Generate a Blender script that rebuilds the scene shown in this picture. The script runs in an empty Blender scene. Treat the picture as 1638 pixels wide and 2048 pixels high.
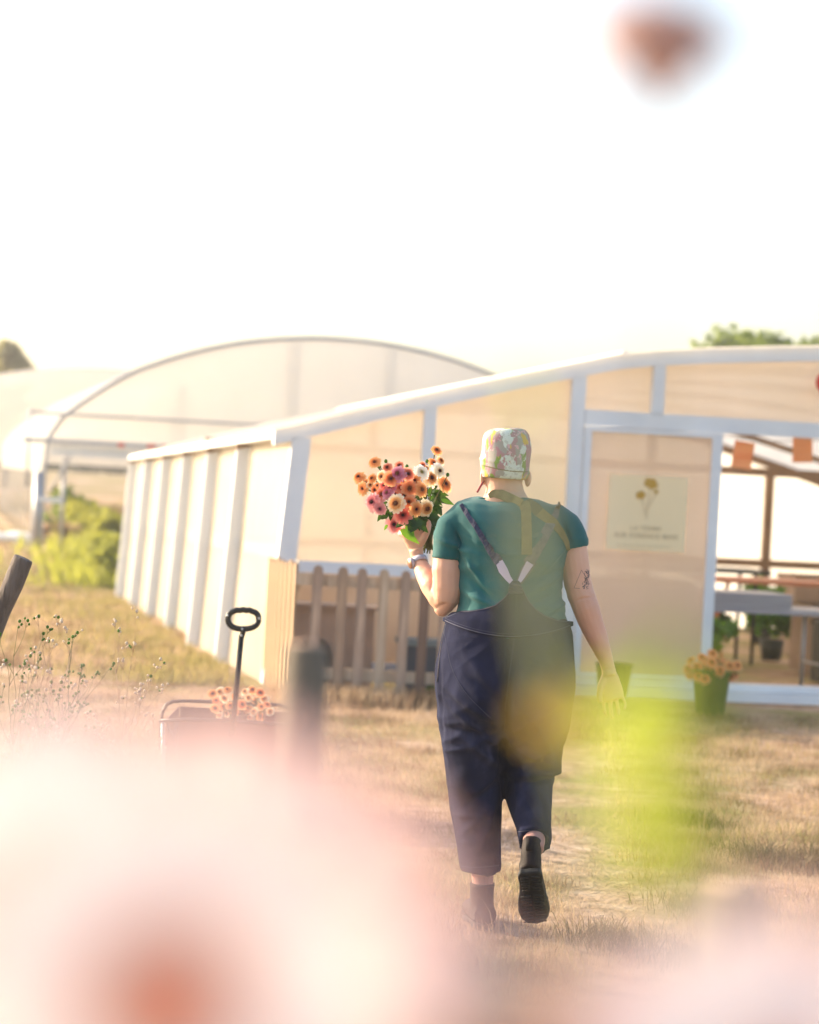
import bpy, math, random
import numpy as np
from mathutils import Vector, Matrix, noise
from mathutils.bvhtree import BVHTree
random.seed(7); rng = np.random.default_rng(7)
S = bpy.context.scene
C = S.collection
R = math.radians

# ------------------------------------------------------------------ camera
F = 4836.0; CX, CY, H = 819.0, 1024.0, 1.43          # lens in photo pixels, image centre, camera height
ROLL = .053; PITCH = math.atan(58 / F)
fw = Vector((0, math.cos(PITCH), -math.sin(PITCH)))
u0 = Vector((0, math.sin(PITCH), math.cos(PITCH))); r0 = Vector((1, 0, 0))
RI = math.cos(ROLL) * r0 + math.sin(ROLL) * u0
UP = -math.sin(ROLL) * r0 + math.cos(ROLL) * u0
cam = bpy.data.cameras.new('camera'); co = bpy.data.objects.new('camera', cam); C.objects.link(co)
co.matrix_world = Matrix(((RI.x, UP.x, -fw.x, 0), (RI.y, UP.y, -fw.y, 0), (RI.z, UP.z, -fw.z, H), (0, 0, 0, 1)))
cam.sensor_fit = 'VERTICAL'; cam.sensor_height = 36; cam.sensor_width = 28.8; cam.lens = 36 * F / 2048
cam.clip_start = .05; cam.clip_end = 2000
cam.dof.use_dof = True; cam.dof.focus_distance = 7.8; cam.dof.aperture_fstop = 2.8
S.camera = co
# ------------------------------------------------------------------ light
SUN_AZ, SUN_EL = R(-62), R(20)
w = bpy.data.worlds.new('World'); S.world = w; w.use_nodes = True
nt = w.node_tree; bg = nt.nodes['Background']; sky = nt.nodes.new('ShaderNodeTexSky')
sky.sky_type = 'NISHITA'; sky.sun_disc = False; sky.sun_elevation = SUN_EL; sky.sun_rotation = SUN_AZ
sky.air_density = 1.0; sky.dust_density = 3.6; sky.ozone_density = 1.0
nt.links.new(sky.outputs[0], bg.inputs[0]); bg.inputs[1].default_value = .15
sl = bpy.data.lights.new('sun', 'SUN'); sl.energy = 3.6; sl.angle = R(.5); sl.color = (1, .84, .62)
so = bpy.data.objects.new('sun', sl); C.objects.link(so)
sd = Vector((math.sin(SUN_AZ) * math.cos(SUN_EL), math.cos(SUN_AZ) * math.cos(SUN_EL), math.sin(SUN_EL)))
so.rotation_euler = sd.to_track_quat('Z', 'Y').to_euler(); so.location = (-10, 5, 10)
S.view_settings.view_transform = 'Standard'; S.view_settings.look = 'None'
S.view_settings.exposure = 1.55; S.view_settings.gamma = 1
S.render.engine = 'CYCLES'
S.cycles.use_denoising = True; S.cycles.max_bounces = 8; S.cycles.transparent_max_bounces = 12
S.cycles.diffuse_bounces = 5; S.cycles.transmission_bounces = 6; S.cycles.sample_clamp_indirect = 8

# ------------------------------------------------------------------ helpers
def ray(px, py): return fw + RI * ((px - CX) / F) + UP * ((CY - py) / F)
def P(px, py, Y):
    d = ray(px, py); t = Y / d.y; return Vector((d.x * t, Y, H + d.z * t))
def G(px, py, z=0):
    d = ray(px, py); t = (z - H) / d.z; return Vector((d.x * t, d.y * t, z))
def gz(x, y):                                        # ground height
    t = min(max((y - 45) / 80, 0), 1); h = 1.0 * t * t * (3 - 2 * t)
    t = min(max((y - 16) / 12, 0), 1); t2 = min(max((36 - y) / 6, 0), 1)
    return h - .16 * t * t2
def link(name, me, mat=None, parent=None):
    o = bpy.data.objects.new(name, me); C.objects.link(o)
    if mat is not None:
        for m in (mat if isinstance(mat, (list, tuple)) else [mat]): me.materials.append(m)
    if parent is not None: o.parent = parent
    return o
def tag(o, label=None, cat=None, group=None, kind=None):
    if label: o['label'] = label
    if cat: o['category'] = cat
    if group: o['group'] = group
    if kind: o['kind'] = kind
    return o
def thing(name, loc, label, cat, group=None, rz=0):
    o = bpy.data.objects.new(name, None); C.objects.link(o); o.location = loc; o.rotation_euler = (0, 0, rz)
    o.empty_display_size = .1
    return tag(o, label, cat, group)
def at_world(o):                                     # keep mesh given in world coordinates under its empty
    o.matrix_parent_inverse = Matrix.LocRotScale(o.parent.location, o.parent.rotation_euler, o.parent.scale).inverted(); return o
class MB:
    def __init__(s): s.v = []; s.f = []; s.mi = []
    def add(s, vs, fs, mi=0):
        b = len(s.v); s.v += [tuple(v) for v in vs]; s.f += [tuple(b + i for i in f) for f in fs]; s.mi += [mi] * len(fs)
    def box(s, a, b, M=None, mi=0):
        x0, y0, z0 = a; x1, y1, z1 = b
        vs = [Vector(p) for p in ((x0,y0,z0),(x1,y0,z0),(x1,y1,z0),(x0,y1,z0),(x0,y0,z1),(x1,y0,z1),(x1,y1,z1),(x0,y1,z1))]
        if M is not None: vs = [M @ v for v in vs]
        s.add(vs, [(0,3,2,1),(4,5,6,7),(0,1,5,4),(1,2,6,5),(2,3,7,6),(3,0,4,7)], mi)
    def beam(s, p, q, w, h, up=(0, 0, 1)):           # rectangular bar
        p = Vector(p); q = Vector(q); t = (q - p).normalized(); sd_ = t.cross(Vector(up)).normalized(); n = sd_.cross(t)
        vs = [c + sd_ * (i * w / 2) + n * (j * h / 2) for c in (p, q) for i, j in ((-1,-1),(1,-1),(1,1),(-1,1))]
        s.add(vs, [(3,2,1,0),(4,5,6,7),(0,1,5,4),(1,2,6,5),(2,3,7,6),(3,0,4,7)])
    def tube(s, pts, rad, n=8, ref=(1, 0, 0), cap=True, mi=0, horiz=False):
        # rad: number, or per point number / (a,b); a lies along ref projected, b across
        pts = [Vector(p) for p in pts]; m = len(pts); rings = []
        b = len(s.v)
        for i, p in enumerate(pts):
            t = (pts[min(i + 1, m - 1)] - pts[max(i - 1, 0)]).normalized()
            if horiz: t = Vector((0, 0, 1 if t.z > 0 else -1))
            rf = Vector(ref)
            if abs(rf.normalized().dot(t)) > .97: rf = Vector((0, 1, 0.01))
            a = (rf - t * rf.dot(t)).normalized(); c = t.cross(a)
            r = rad[i] if isinstance(rad, (list, tuple)) else rad
            ra, rb = r if isinstance(r, (list, tuple)) else (r, r)
            for k in range(n):
                th = 2 * math.pi * k / n
                s.v.append(tuple(p + a * (math.cos(th) * ra) + c * (math.sin(th) * rb)))
        fs = [(b + i*n + k, b + i*n + (k+1) % n, b + (i+1)*n + (k+1) % n, b + (i+1)*n + k) for i in range(m-1) for k in range(n)]
        if cap: fs += [tuple(b + k for k in reversed(range(n))), tuple(b + (m-1)*n + k for k in range(n))]
        s.f += fs; s.mi += [mi] * len(fs)
    def ell(s, c, r, M=None, nu=16, nv=10):
        c = Vector(c); vs = [Vector((0, 0, r[2]))]
        for j in range(1, nv):
            ph = math.pi * j / nv
            for i in range(nu):
                th = 2 * math.pi * i / nu
                vs.append(Vector((r[0]*math.sin(ph)*math.cos(th), r[1]*math.sin(ph)*math.sin(th), r[2]*math.cos(ph))))
        vs.append(Vector((0, 0, -r[2])))
        if M is not None: vs = [M @ v for v in vs]
        vs = [v + c for v in vs]; L = len(vs) - 1
        fs = [(0, 1 + i, 1 + (i+1) % nu) for i in range(nu)]
        for j in range(nv - 2):
            for i in range(nu):
                a = 1 + j*nu + i; b2 = 1 + j*nu + (i+1) % nu; fs.append((a, a + nu, b2 + nu, b2))
        fs += [(L, 1 + (nv-2)*nu + (i+1) % nu, 1 + (nv-2)*nu + i) for i in range(nu)]
        s.add(vs, fs)
    def mesh(s, name, smooth=True):
        me = bpy.data.meshes.new(name); me.from_pydata(s.v, [], s.f); me.update()
        me.polygons.foreach_set('material_index', s.mi)
        if smooth: me.polygons.foreach_set('use_smooth', [True] * len(me.polygons))
        return me
    def build(s, name, mat, parent=None, smooth=False): return link(name, s.mesh(name, smooth), mat, parent)
def remesh(mb, voxel, smooth=6, factor=.5, disp=None):
    o = link('tmp', mb.mesh('tmp')); m = o.modifiers.new('r', 'REMESH'); m.mode = 'VOXEL'; m.voxel_size = voxel; m.use_smooth_shade = True
    if smooth: k = o.modifiers.new('s', 'SMOOTH'); k.iterations = smooth; k.factor = factor
    dg = bpy.context.evaluated_depsgraph_get(); dg.update()
    me = bpy.data.meshes.new_from_object(o.evaluated_get(dg)); bpy.data.objects.remove(o)
    if disp:
        me.update(); cs = [v.co + v.normal * disp(v.co, v.normal) for v in me.vertices]
        for v, c in zip(me.vertices, cs): v.co = c
    me.polygons.foreach_set('use_smooth', [True] * len(me.polygons)); me.update()
    return me
def solid(me, th, offset=0):
    o = link('tmp', me); m = o.modifiers.new('s', 'SOLIDIFY'); m.thickness = th; m.offset = offset
    dg = bpy.context.evaluated_depsgraph_get(); dg.update()
    r = bpy.data.meshes.new_from_object(o.evaluated_get(dg)); bpy.data.objects.remove(o)
    r.polygons.foreach_set('use_smooth', [True] * len(r.polygons)); return r
def copy_tree(o, parent=None):
    c = o.copy(); C.objects.link(c); c.parent = parent
    for ch in o.children: copy_tree(ch, c)
    return c

# ------------------------------------------------------------------ materials
def mat(name, col, rough=.6, col2=None, scale=8, stretch=(1, 1, 1), lo=.35, hi=.65, bump=0, bscale=40, bstretch=None,
        transl=0, tcol=None, transp=0, metal=0, spec=.4, sss=0, detail=4, sheen=0):
    m = bpy.data.materials.new(name); m.use_nodes = True; t = m.node_tree; n = t.nodes; L = t.links.new
    b = n['Principled BSDF']; out = n['Material Output']
    b.inputs['Roughness'].default_value = rough; b.inputs['Metallic'].default_value = metal
    b.inputs['Specular IOR Level'].default_value = spec; b.inputs['Sheen Weight'].default_value = sheen
    if sss: b.inputs['Subsurface Weight'].default_value = sss; b.inputs['Subsurface Radius'].default_value = (.02, .008, .004); b.inputs['Subsurface Scale'].default_value = .6
    tc = n.new('ShaderNodeTexCoord'); cout = None
    def noi(sc, st, de):
        mp = n.new('ShaderNodeMapping'); mp.inputs['Scale'].default_value = st; L(tc.outputs['Object'], mp.inputs[0])
        x = n.new('ShaderNodeTexNoise'); x.inputs['Scale'].default_value = sc; x.inputs['Detail'].default_value = de; L(mp.outputs[0], x.inputs[0]); return x
    if col2 is not None:
        x = noi(scale, stretch, detail); r = n.new('ShaderNodeValToRGB'); L(x.outputs['Fac'], r.inputs[0])
        cols = [col, col2] if not isinstance(col2, list) else [col] + col2
        r.color_ramp.elements[0].position = lo; r.color_ramp.elements[1].position = hi
        r.color_ramp.elements[0].color = (*cols[0], 1); r.color_ramp.elements[1].color = (*cols[-1], 1)
        for i, cc in enumerate(cols[1:-1]): e = r.color_ramp.elements.new(lo + (hi - lo) * (i + 1) / (len(cols) - 1)); e.color = (*cc, 1)
        cout = r.outputs[0]; L(cout, b.inputs['Base Color'])
    else: b.inputs['Base Color'].default_value = (*col, 1)
    if bump:
        x = noi(bscale, bstretch or (1, 1, 1), 5); bp = n.new('ShaderNodeBump'); bp.inputs['Strength'].default_value = bump; bp.inputs['Distance'].default_value = .01
        L(x.outputs['Fac'], bp.inputs['Height']); L(bp.outputs[0], b.inputs['Normal'])
    sh = b.outputs[0]
    if transl:
        tr = n.new('ShaderNodeBsdfTranslucent'); tr.inputs[0].default_value = (*(tcol or col), 1)
        if tcol is None and cout is not None: L(cout, tr.inputs[0])
        mx = n.new('ShaderNodeMixShader'); mx.inputs[0].default_value = transl; L(sh, mx.inputs[1]); L(tr.outputs[0], mx.inputs[2]); sh = mx.outputs[0]
    if transp:
        tp = n.new('ShaderNodeBsdfTransparent'); mx = n.new('ShaderNodeMixShader'); mx.inputs[0].default_value = transp
        L(sh, mx.inputs[1]); L(tp.outputs[0], mx.inputs[2]); sh = mx.outputs[0]
    L(sh, out.inputs[0]); return m

M = {}
M['white'] = mat('white_paint', (.80, .80, .80), .5, (.73, .73, .74), 3, bump=.05)
M['batten'] = mat('shade_blue_batten', (.80, .84, .90), .5)  # white paint with the blue of open shade put into its colour
M['panel'] = mat('translucent_panel', (.67, .61, .53), .4, (.58, .50, .42), 1.3, bump=.35, bscale=2.2, bstretch=(1, 1, .4), detail=7, transl=.55, tcol=(.90, .78, .64), transp=.05)
M['sidepanel'] = mat('sun_toned_side_panel', (.54, .50, .41), .5, (.48, .44, .34), 1.6, transl=.5, tcol=(.84, .76, .62), transp=.04)  # same panels, colour lowered to offset overexposure on the sunny side
M['doorsheet'] = mat('clear_door_sheet', (.70, .60, .52), .4, (.60, .52, .44), 1.5, bump=.35, bscale=2.5, bstretch=(1, 1, .4), detail=7, transl=.5, tcol=(.88, .74, .60), transp=.22)
M['roofpanel'] = mat('roof_panel', (.80, .78, .74), .35, transl=.6, tcol=(.92, .84, .74))
M['film'] = mat('tunnel_film', (.80, .79, .77), .3, (.72, .71, .69), 1.2, transl=.6, tcol=(.90, .86, .80), transp=.1)
M['steel'] = mat('galvanised_tube', (.38, .38, .40), .45, metal=.5)
M['wood'] = mat('weathered_wood', (.52, .37, .26), .8, [(.38, .26, .19), (.17, .11, .08)], 9, (3, 3, .3), .3, .75, bump=.3, bscale=60, bstretch=(4, 4, .4))
M['woodlight'] = mat('pale_wood', (.55, .42, .30), .8, (.38, .26, .17), 7, (4, 4, .3), bump=.25, bscale=60, bstretch=(4, 4, .4))
M['bark'] = mat('old_post_wood', (.085, .065, .055), .9, (.20, .16, .14), 9, (3, 3, .5), bump=.7, bscale=50, bstretch=(3, 3, .5))
M['postfg'] = mat('stake_wood', (.10, .09, .065), .9, (.16, .13, .10), 9, (3, 3, .5))
M['black'] = mat('black_plastic', (.012, .012, .013), .45, bump=.1, bscale=200)
M['rivet'] = mat('rivet_steel', (.7, .7, .7), .3, metal=1)
M['darkmetal'] = mat('dark_coated_tube', (.05, .04, .04), .35, metal=.2)
M['skin'] = mat('skin', (.68, .40, .28), .5, (.62, .34, .235), 6, bump=.08, bscale=180, sss=.12, spec=.35)
M['shirt'] = mat('teal_cotton', (.002, .082, .085), .85, (.003, .104, .106), 5, bump=.12, bscale=250, sheen=.15)
M['denim'] = mat('dark_denim', (.0085, .010, .027), .95, [(.014, .0165, .043), (.040, .044, .088)], 9, (1, 1, .45), .3, .72, bump=.5, bscale=900, bstretch=(1, 1, .35), spec=.1, detail=8)
M['denimlight'] = mat('faded_denim', (.022, .024, .055), .85, (.07, .07, .11), 40, (1, 1, .5), bump=.35, bscale=200)
M['denimfade'] = mat('grey_faded_denim', (.10, .09, .10), .85, (.17, .15, .15), 60, bump=.3, bscale=200)
M['stitch'] = mat('stitch_thread', (.04, .043, .08), .8)
M['stitchlight'] = mat('pale_edge_stitch', (.10, .10, .14), .8)
M['elastic'] = mat('pale_elastic', (.62, .50, .58), .8, bump=.2, bscale=300)
M['olive'] = mat('olive_webbing', (.16, .13, .055), .8, (.20, .165, .075), 40, bump=.4, bscale=350)
M['boot'] = mat('black_boot_leather', (.010, .007, .007), .7, (.022, .013, .013), 14, bump=.3, bscale=60, spec=.2)
M['sole'] = mat('black_rubber_sole', (.008, .008, .009), .75, bump=.4, bscale=50)
M['sock'] = mat('pink_sock', (.46, .24, .20), .9, bump=.8, bscale=90, bstretch=(3, 3, .1))
M['watch'] = mat('lilac_watch_strap', (.42, .40, .47), .6)
M['rose'] = mat('rose_gold', (.45, .25, .18), .35, metal=.7)
M['ink'] = mat('tattoo_ink', (.10, .075, .07), .7)
M['bead'] = mat('red_bead', (.30, .05, .06), .4)
M['leaf'] = mat('leaf_green', (.025, .085, .012), .5, (.06, .16, .02), 30, transl=.4, tcol=(.20, .42, .03))
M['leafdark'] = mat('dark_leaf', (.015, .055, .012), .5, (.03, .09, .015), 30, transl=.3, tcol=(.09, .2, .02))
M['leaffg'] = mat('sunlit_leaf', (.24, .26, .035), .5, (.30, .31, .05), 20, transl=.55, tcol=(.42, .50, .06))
M['leafyellow'] = mat('yellowing_leaf', (.42, .30, .06), .5, (.5, .33, .1), 20, transl=.6, tcol=(.85, .62, .15))
M['stem'] = mat('green_stem', (.09, .13, .03), .6, (.17, .16, .07), 20, transl=.2)
M['stemfg'] = mat('olive_stem', (.15, .16, .05), .6, (.2, .19, .06), 20, transl=.4, tcol=(.4, .4, .1))
M['straw'] = mat('dry_grass_blades', (.44, .31, .20), .8, [(.54, .40, .26), (.26, .165, .10), (.17, .16, .05)], 2.2, (1, 1, 0), .3, .72, transl=.35)
M['greengrass'] = mat('green_grass_blades', (.17, .17, .05), .8, (.38, .27, .16), 1.6, (1, 1, 0), transl=.35, tcol=(.40, .34, .13))
M['dry'] = mat('dry_seed_stalk', (.30, .19, .12), .8, (.45, .33, .22), 30)
M['pale'] = mat('pale_seed_head', (.62, .50, .38), .8)
M['hedge'] = mat('distant_hedge', (.055, .06, .03), .9, (.10, .10, .05), 1)
M['crown'] = mat('tree_leaves', (.035, .07, .012), .7, (.10, .15, .02), 1.2, transl=.35, tcol=(.3, .38, .05))
M['crownfar'] = mat('hazed_tree_leaves', (.13, .12, .05), .7, (.22, .19, .08), 1.2, transl=.4, tcol=(.35, .32, .12))  # leaf colour lightened to stand in for distance haze
M['bushy'] = mat('bush_leaves', (.10, .14, .02), .7, (.26, .26, .04), 2.5, transl=.4, tcol=(.46, .46, .06))
M['trunk'] = mat('trunk_bark', (.10, .07, .05), .9, bump=.5)
M['grey'] = mat('grey_board', (.38, .37, .39), .6, (.30, .29, .31), 12, (.2, 1, 6))
M['brownbox'] = mat('brown_board', (.27, .19, .145), .7, (.36, .26, .20), 3, bump=.1)
M['slate'] = mat('slate_plastic', (.045, .05, .065), .5, (.07, .075, .09), 4)
M['dark'] = mat('dark_plastic', (.02, .02, .022), .5)
M['greenpot'] = mat('green_bucket', (.035, .075, .012), .45, (.06, .11, .02), 4, transl=.15)
M['orangeflower'] = mat('orange_petals', (.62, .16, .03), .6, (.68, .30, .06), 18, transl=.4)
M['peachflower'] = mat('peach_petals', (.75, .36, .16), .6, (.62, .18, .12), 22, transl=.4)
M['copper'] = mat('orange_table_paint', (.42, .16, .08), .5)
M['poster'] = mat('cream_poster', (.98, .76, .46), .6)
M['amber'] = mat('amber_print', (.55, .30, .04), .6)
M['faint'] = mat('faint_print', (.62, .46, .27), .6)
M['orangepaper'] = mat('orange_paper', (.80, .40, .22), .7, (.85, .58, .36), 12, (.1, .1, 6), transl=.5)
M['red'] = mat('red_paint', (.62, .03, .02), .5)
M['soil'] = mat('soil', (.05, .035, .025), .9)
M['sheet'] = mat('white_ground_sheet', (.75, .74, .72), .6)

def petal_mat(name, stops, transl=.4):
    m = bpy.data.materials.new(name); m.use_nodes = True; t = m.node_tree; n = t.nodes; L = t.links.new
    b = n['Principled BSDF']; b.inputs['Roughness'].default_value = .65; b.inputs['Specular IOR Level'].default_value = .25
    tc = n.new('ShaderNodeTexCoord'); sx = n.new('ShaderNodeSeparateXYZ'); L(tc.outputs['Object'], sx.inputs[0])
    cb = n.new('ShaderNodeCombineXYZ'); L(sx.outputs[0], cb.inputs[0]); L(sx.outputs[1], cb.inputs[1])
    le = n.new('ShaderNodeVectorMath'); le.operation = 'LENGTH'; L(cb.outputs[0], le.inputs[0])
    no = n.new('ShaderNodeTexNoise'); no.inputs['Scale'].default_value = 5; L(tc.outputs['Object'], no.inputs[0])
    ad = n.new('ShaderNodeMath'); ad.operation = 'MULTIPLY_ADD'; L(no.outputs[0], ad.inputs[0]); ad.inputs[1].default_value = .25; L(le.outputs['Value'], ad.inputs[2])
    r = n.new('ShaderNodeValToRGB'); L(ad.outputs[0], r.inputs[0])
    r.color_ramp.elements[0].position = stops[0][0]; r.color_ramp.elements[0].color = (*stops[0][1], 1)
    r.color_ramp.elements[1].position = stops[-1][0]; r.color_ramp.elements[1].color = (*stops[-1][1], 1)
    for p_, c_ in stops[1:-1]: e = r.color_ramp.elements.new(p_); e.color = (*c_, 1)
    L(r.outputs[0], b.inputs['Base Color'])
    tr = n.new('ShaderNodeBsdfTranslucent'); L(r.outputs[0], tr.inputs[0])
    mx = n.new('ShaderNodeMixShader'); mx.inputs[0].default_value = transl; L(b.outputs[0], mx.inputs[1]); L(tr.outputs[0], mx.inputs[2])
    L(mx.outputs[0], n['Material Output'].inputs[0]); return m
PM = {
 'dusty': petal_mat('dusty_rose_zinnia', [(.3, (.62, .42, .38)), (.7, (.72, .54, .50)), (1.0, (.82, .66, .62))], .5),   # petal pigment by distance from the flower's centre (flower radius = 1)
 'peach': petal_mat('peach_zinnia', [(.3, (.55, .13, .04)), (.65, (.86, .38, .12)), (1.0, (.90, .56, .26))]),
 'orange': petal_mat('orange_zinnia', [(.3, (.42, .07, .02)), (.6, (.88, .29, .10)), (1.0, (.92, .50, .26))]),
 'salmon': petal_mat('salmon_zinnia', [(.3, (.35, .05, .03)), (.6, (.80, .24, .13)), (1.0, (.87, .46, .30))]),
 'coral': petal_mat('coral_zinnia', [(.3, (.45, .06, .05)), (.6, (.85, .20, .15)), (1.0, (.88, .38, .30))]),
 'pink': petal_mat('pink_zinnia', [(.3, (.50, .07, .12)), (.55, (.86, .34, .34)), (1.0, (.88, .50, .50))]),
 'mauve': petal_mat('mauve_zinnia', [(.3, (.35, .05, .10)), (.6, (.62, .20, .28)), (1.0, (.78, .42, .50))]),
 'cream': petal_mat('cream_zinnia', [(.3, (.45, .12, .04)), (.62, (.85, .48, .18)), (.80, (.92, .78, .52)), (1.1, (.92, .84, .66))]),
 'white': petal_mat('white_zinnia', [(.3, (.70, .55, .30)), (.55, (.88, .84, .70)), (1.0, (.90, .88, .84))]),
 'blush': petal_mat('blush_zinnia', [(.20, (.95, .40, .12)), (.32, (.95, .62, .44)), (.48, (.97, .91, .88)), (.82, (.96, .88, .85)), (1.12, (.89, .60, .53))], .5),
}
M['eye'] = mat('dark_flower_centre', (.045, .008, .010), .8, (.10, .02, .015), 3, bump=1, bscale=25)
M['eyebrown'] = mat('brown_flower_centre', (.16, .035, .015), .8, (.38, .14, .03), 5, bump=1, bscale=25)
M['eyegreen'] = mat('green_flower_centre', (.45, .42, .12), .8, (.60, .40, .10), 3, bump=1, bscale=25)
M['eyeorange'] = mat('orange_flower_centre', (.92, .32, .06), .8, (.95, .42, .10), 3, bump=1, bscale=25, transl=.4, tcol=(.95, .3, .08))
M['calyx'] = mat('brown_calyx', (.07, .045, .02), .8, (.12, .06, .03), 6)

# ------------------------------------------------------------------ zinnia
def zinnia_mesh(layers, seed, cup=0.0):
    rr = random.Random(seed); mb = MB()
    for (n, L0, L1, wd, tilt, z0) in layers:
        ph = rr.random() * 6
        for k in range(n):
            a = ph + 2 * math.pi * (k + rr.uniform(-.18, .18)) / n; tl = tilt + rr.uniform(-.12, .12) + cup; le = L1 * rr.uniform(.9, 1.03)
            rt = Matrix.Rotation(a, 3, 'Z'); vs = []
            prof = [(0, .35), (.3, .75), (.62, 1.0), (.86, .85), (1, .38)]
            for t, wf in prof:
                x = L0 + (le - L0) * t * math.cos(tl * (1 - .3 * t)); z = z0 + (le - L0) * t * math.sin(tl) - .12 * t * t
                for sgn in (-1, 0, 1): vs.append(rt @ Vector((x - (.04 if sgn == 0 and t == 1 else 0), sgn * wd * wf, z + (0 if sgn else -.03))))
            fs = []
            for j in range(4):
                for i in range(2): q = j*3 + i; fs.append((q, q+3, q+4, q+1))
            mb.add(vs, fs)
    return mb.mesh('petals')
def eye_mesh(r=.22, h=.16):
    mb = MB(); mb.ell((0, 0, h * .6), (r, r, h), nu=12, nv=8)
    for k in range(14):
        a = k * 2.399; q = r * (.35 + .6 * (k / 14)); mb.ell((q*math.cos(a), q*math.sin(a), h*1.1), (.045, .045, .09), nu=5, nv=4)
    return mb.mesh('centre')
LAY_A = [(15, .12, 1.0, .19, .05, .0), (13, .12, .78, .17, .28, .06), (9, .1, .52, .13, .55, .1)]
LAY_C = [(21, .05, 1.0, .19, .03, .0)]
LAY_B = [(17, .12, 1.0, .17, -.1, .0), (15, .12, .84, .15, .15, .05), (12, .1, .62, .13, .42, .1), (8, .1, .42, .1, .8, .12)]
ZM = {}
def zinnia(kind, variant):
    key = (kind, variant)
    if key not in ZM:
        me = zinnia_mesh(LAY_C if kind == 'blush' else LAY_A if variant % 2 == 0 else LAY_B, variant * 11 + 3); me.materials.append(PM[kind])
        ey = eye_mesh(.09 if kind == 'blush' else .15 + .035 * (variant % 4), .08 if kind == 'blush' else .16); ey.materials.append(M['eyebrown'] if kind != 'blush' and variant >= 2 else M['eyegreen' if kind == 'white' and variant == 0 else 'eyeorange' if kind == 'blush' else 'eye'])
        ZM[key] = (me, ey)
    return ZM[key]
def put_flower(parent, kind, variant, pos, nrm, r, name='flower', plain=False):
    me, ey = zinnia(kind, variant)
    q = Vector(nrm).to_track_quat('Z', 'Y') @ Matrix.Rotation(random.random() * 6, 3, 'Z').to_quaternion()
    o = bpy.data.objects.new(name, me); C.objects.link(o); o.matrix_world = Matrix.LocRotScale(Vector(pos), q, Vector((r, r * random.uniform(.9, 1), r * random.uniform(.7, 1.5))))
    if parent is not None: o.parent = parent; o.matrix_parent_inverse = Matrix.Translation(-parent.location)
    e = bpy.data.objects.new('flower_centre', ey); C.objects.link(e); e.parent = o
    return o
def leaf_geo(mb, p, d, L, W, up=(0, 0, 1), curl=.25, n=6, sway=0):
    d = Vector(d).normalized(); sd_ = d.cross(Vector(up)); sd_ = sd_.normalized() if sd_.length > 1e-3 else Vector((1, 0, 0)); nn = sd_.cross(d)
    vs = []; p = Vector(p)
    for j in range(n + 1):
        t = j / n; w_ = W / 2 * (math.sin(math.pi * min(.04 + t * .96, 1) ** .75) + .02); c = p + d * (L*t) - nn * (curl * L * t * t) + sd_ * (sway * L * t * t)
        for s_ in (-1, 0, 1): vs.append(c + sd_ * (s_ * w_) + nn * (abs(s_) * w_ * .25))
    mb.add(vs, [(j*3+i, j*3+i+1, j*3+i+4, j*3+i+3) for j in range(n) for i in range(2)])

# ================================================================== SETTING
def ground_mat():
    m = bpy.data.materials.new('dry_ground'); m.use_nodes = True; t = m.node_tree; n = t.nodes; L = t.links.new
    b = n['Principled BSDF']; b.inputs['Roughness'].default_value = .95; b.inputs['Specular IOR Level'].default_value = .1
    tc = n.new('ShaderNodeTexCoord')
    def ns(sc, d=6):
        x = n.new('ShaderNodeTexNoise'); x.inputs['Scale'].default_value = sc; x.inputs['Detail'].default_value = d; L(tc.outputs['Object'], x.inputs[0]); return x.outputs[0]
    def ramp(i, st):
        r = n.new('ShaderNodeValToRGB'); L(i, r.inputs[0]); e = r.color_ramp.elements
        e[0].position, e[0].color = st[0][0], (*st[0][1], 1); e[1].position, e[1].color = st[-1][0], (*st[-1][1], 1)
        for p_, c_ in st[1:-1]: q = e.new(p_); q.color = (*c_, 1)
        return r.outputs[0]
    a = ramp(ns(9), [(.3, (.22, .145, .095)), (.5, (.42, .285, .20)), (.7, (.58, .43, .32))])
    g = ramp(ns(2.2), [(.3, (.30, .22, .11)), (.7, (.22, .20, .07))])
    k = ramp(ns(.55, 3), [(.42, (0, 0, 0)), (.58, (1, 1, 1))])
    mx = n.new('ShaderNodeMix'); mx.data_type = 'RGBA'; L(k, mx.inputs[0]); L(a, mx.inputs[6]); L(g, mx.inputs[7])
    L(mx.outputs[2], b.inputs['Base Color'])
    bp = n.new('ShaderNodeBump'); bp.inputs['Strength'].default_value = .6; bp.inputs['Distance'].default_value = .03; L(ns(28), bp.inputs['Height']); L(bp.outputs[0], b.inputs['Normal'])
    return m
def make_ground():
    ys = list(np.linspace(-6, 60, 150)) + list(np.linspace(62, 140, 40)) + [200, 300, 500, 800, 1500]
    xs = [-900, -300, -120, -60] + list(np.linspace(-30, 30, 90)) + [60, 120, 300, 900]
    v = [(x, y, gz(x, y) + (noise.noise(Vector((x * 1.3, y * 1.3, 0))) * .02 if 4 < y < 16 else 0)) for y in ys for x in xs]; nx = len(xs)
    f = [(j*nx+i, j*nx+i+1, (j+1)*nx+i+1, (j+1)*nx+i) for j in range(len(ys)-1) for i in range(nx-1)]
    me = bpy.data.meshes.new('ground'); me.from_pydata(v, [], f); me.polygons.foreach_set('use_smooth', [True] * len(f))
    tag(link('ground', me, ground_mat()), kind='structure')
make_ground()

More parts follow.
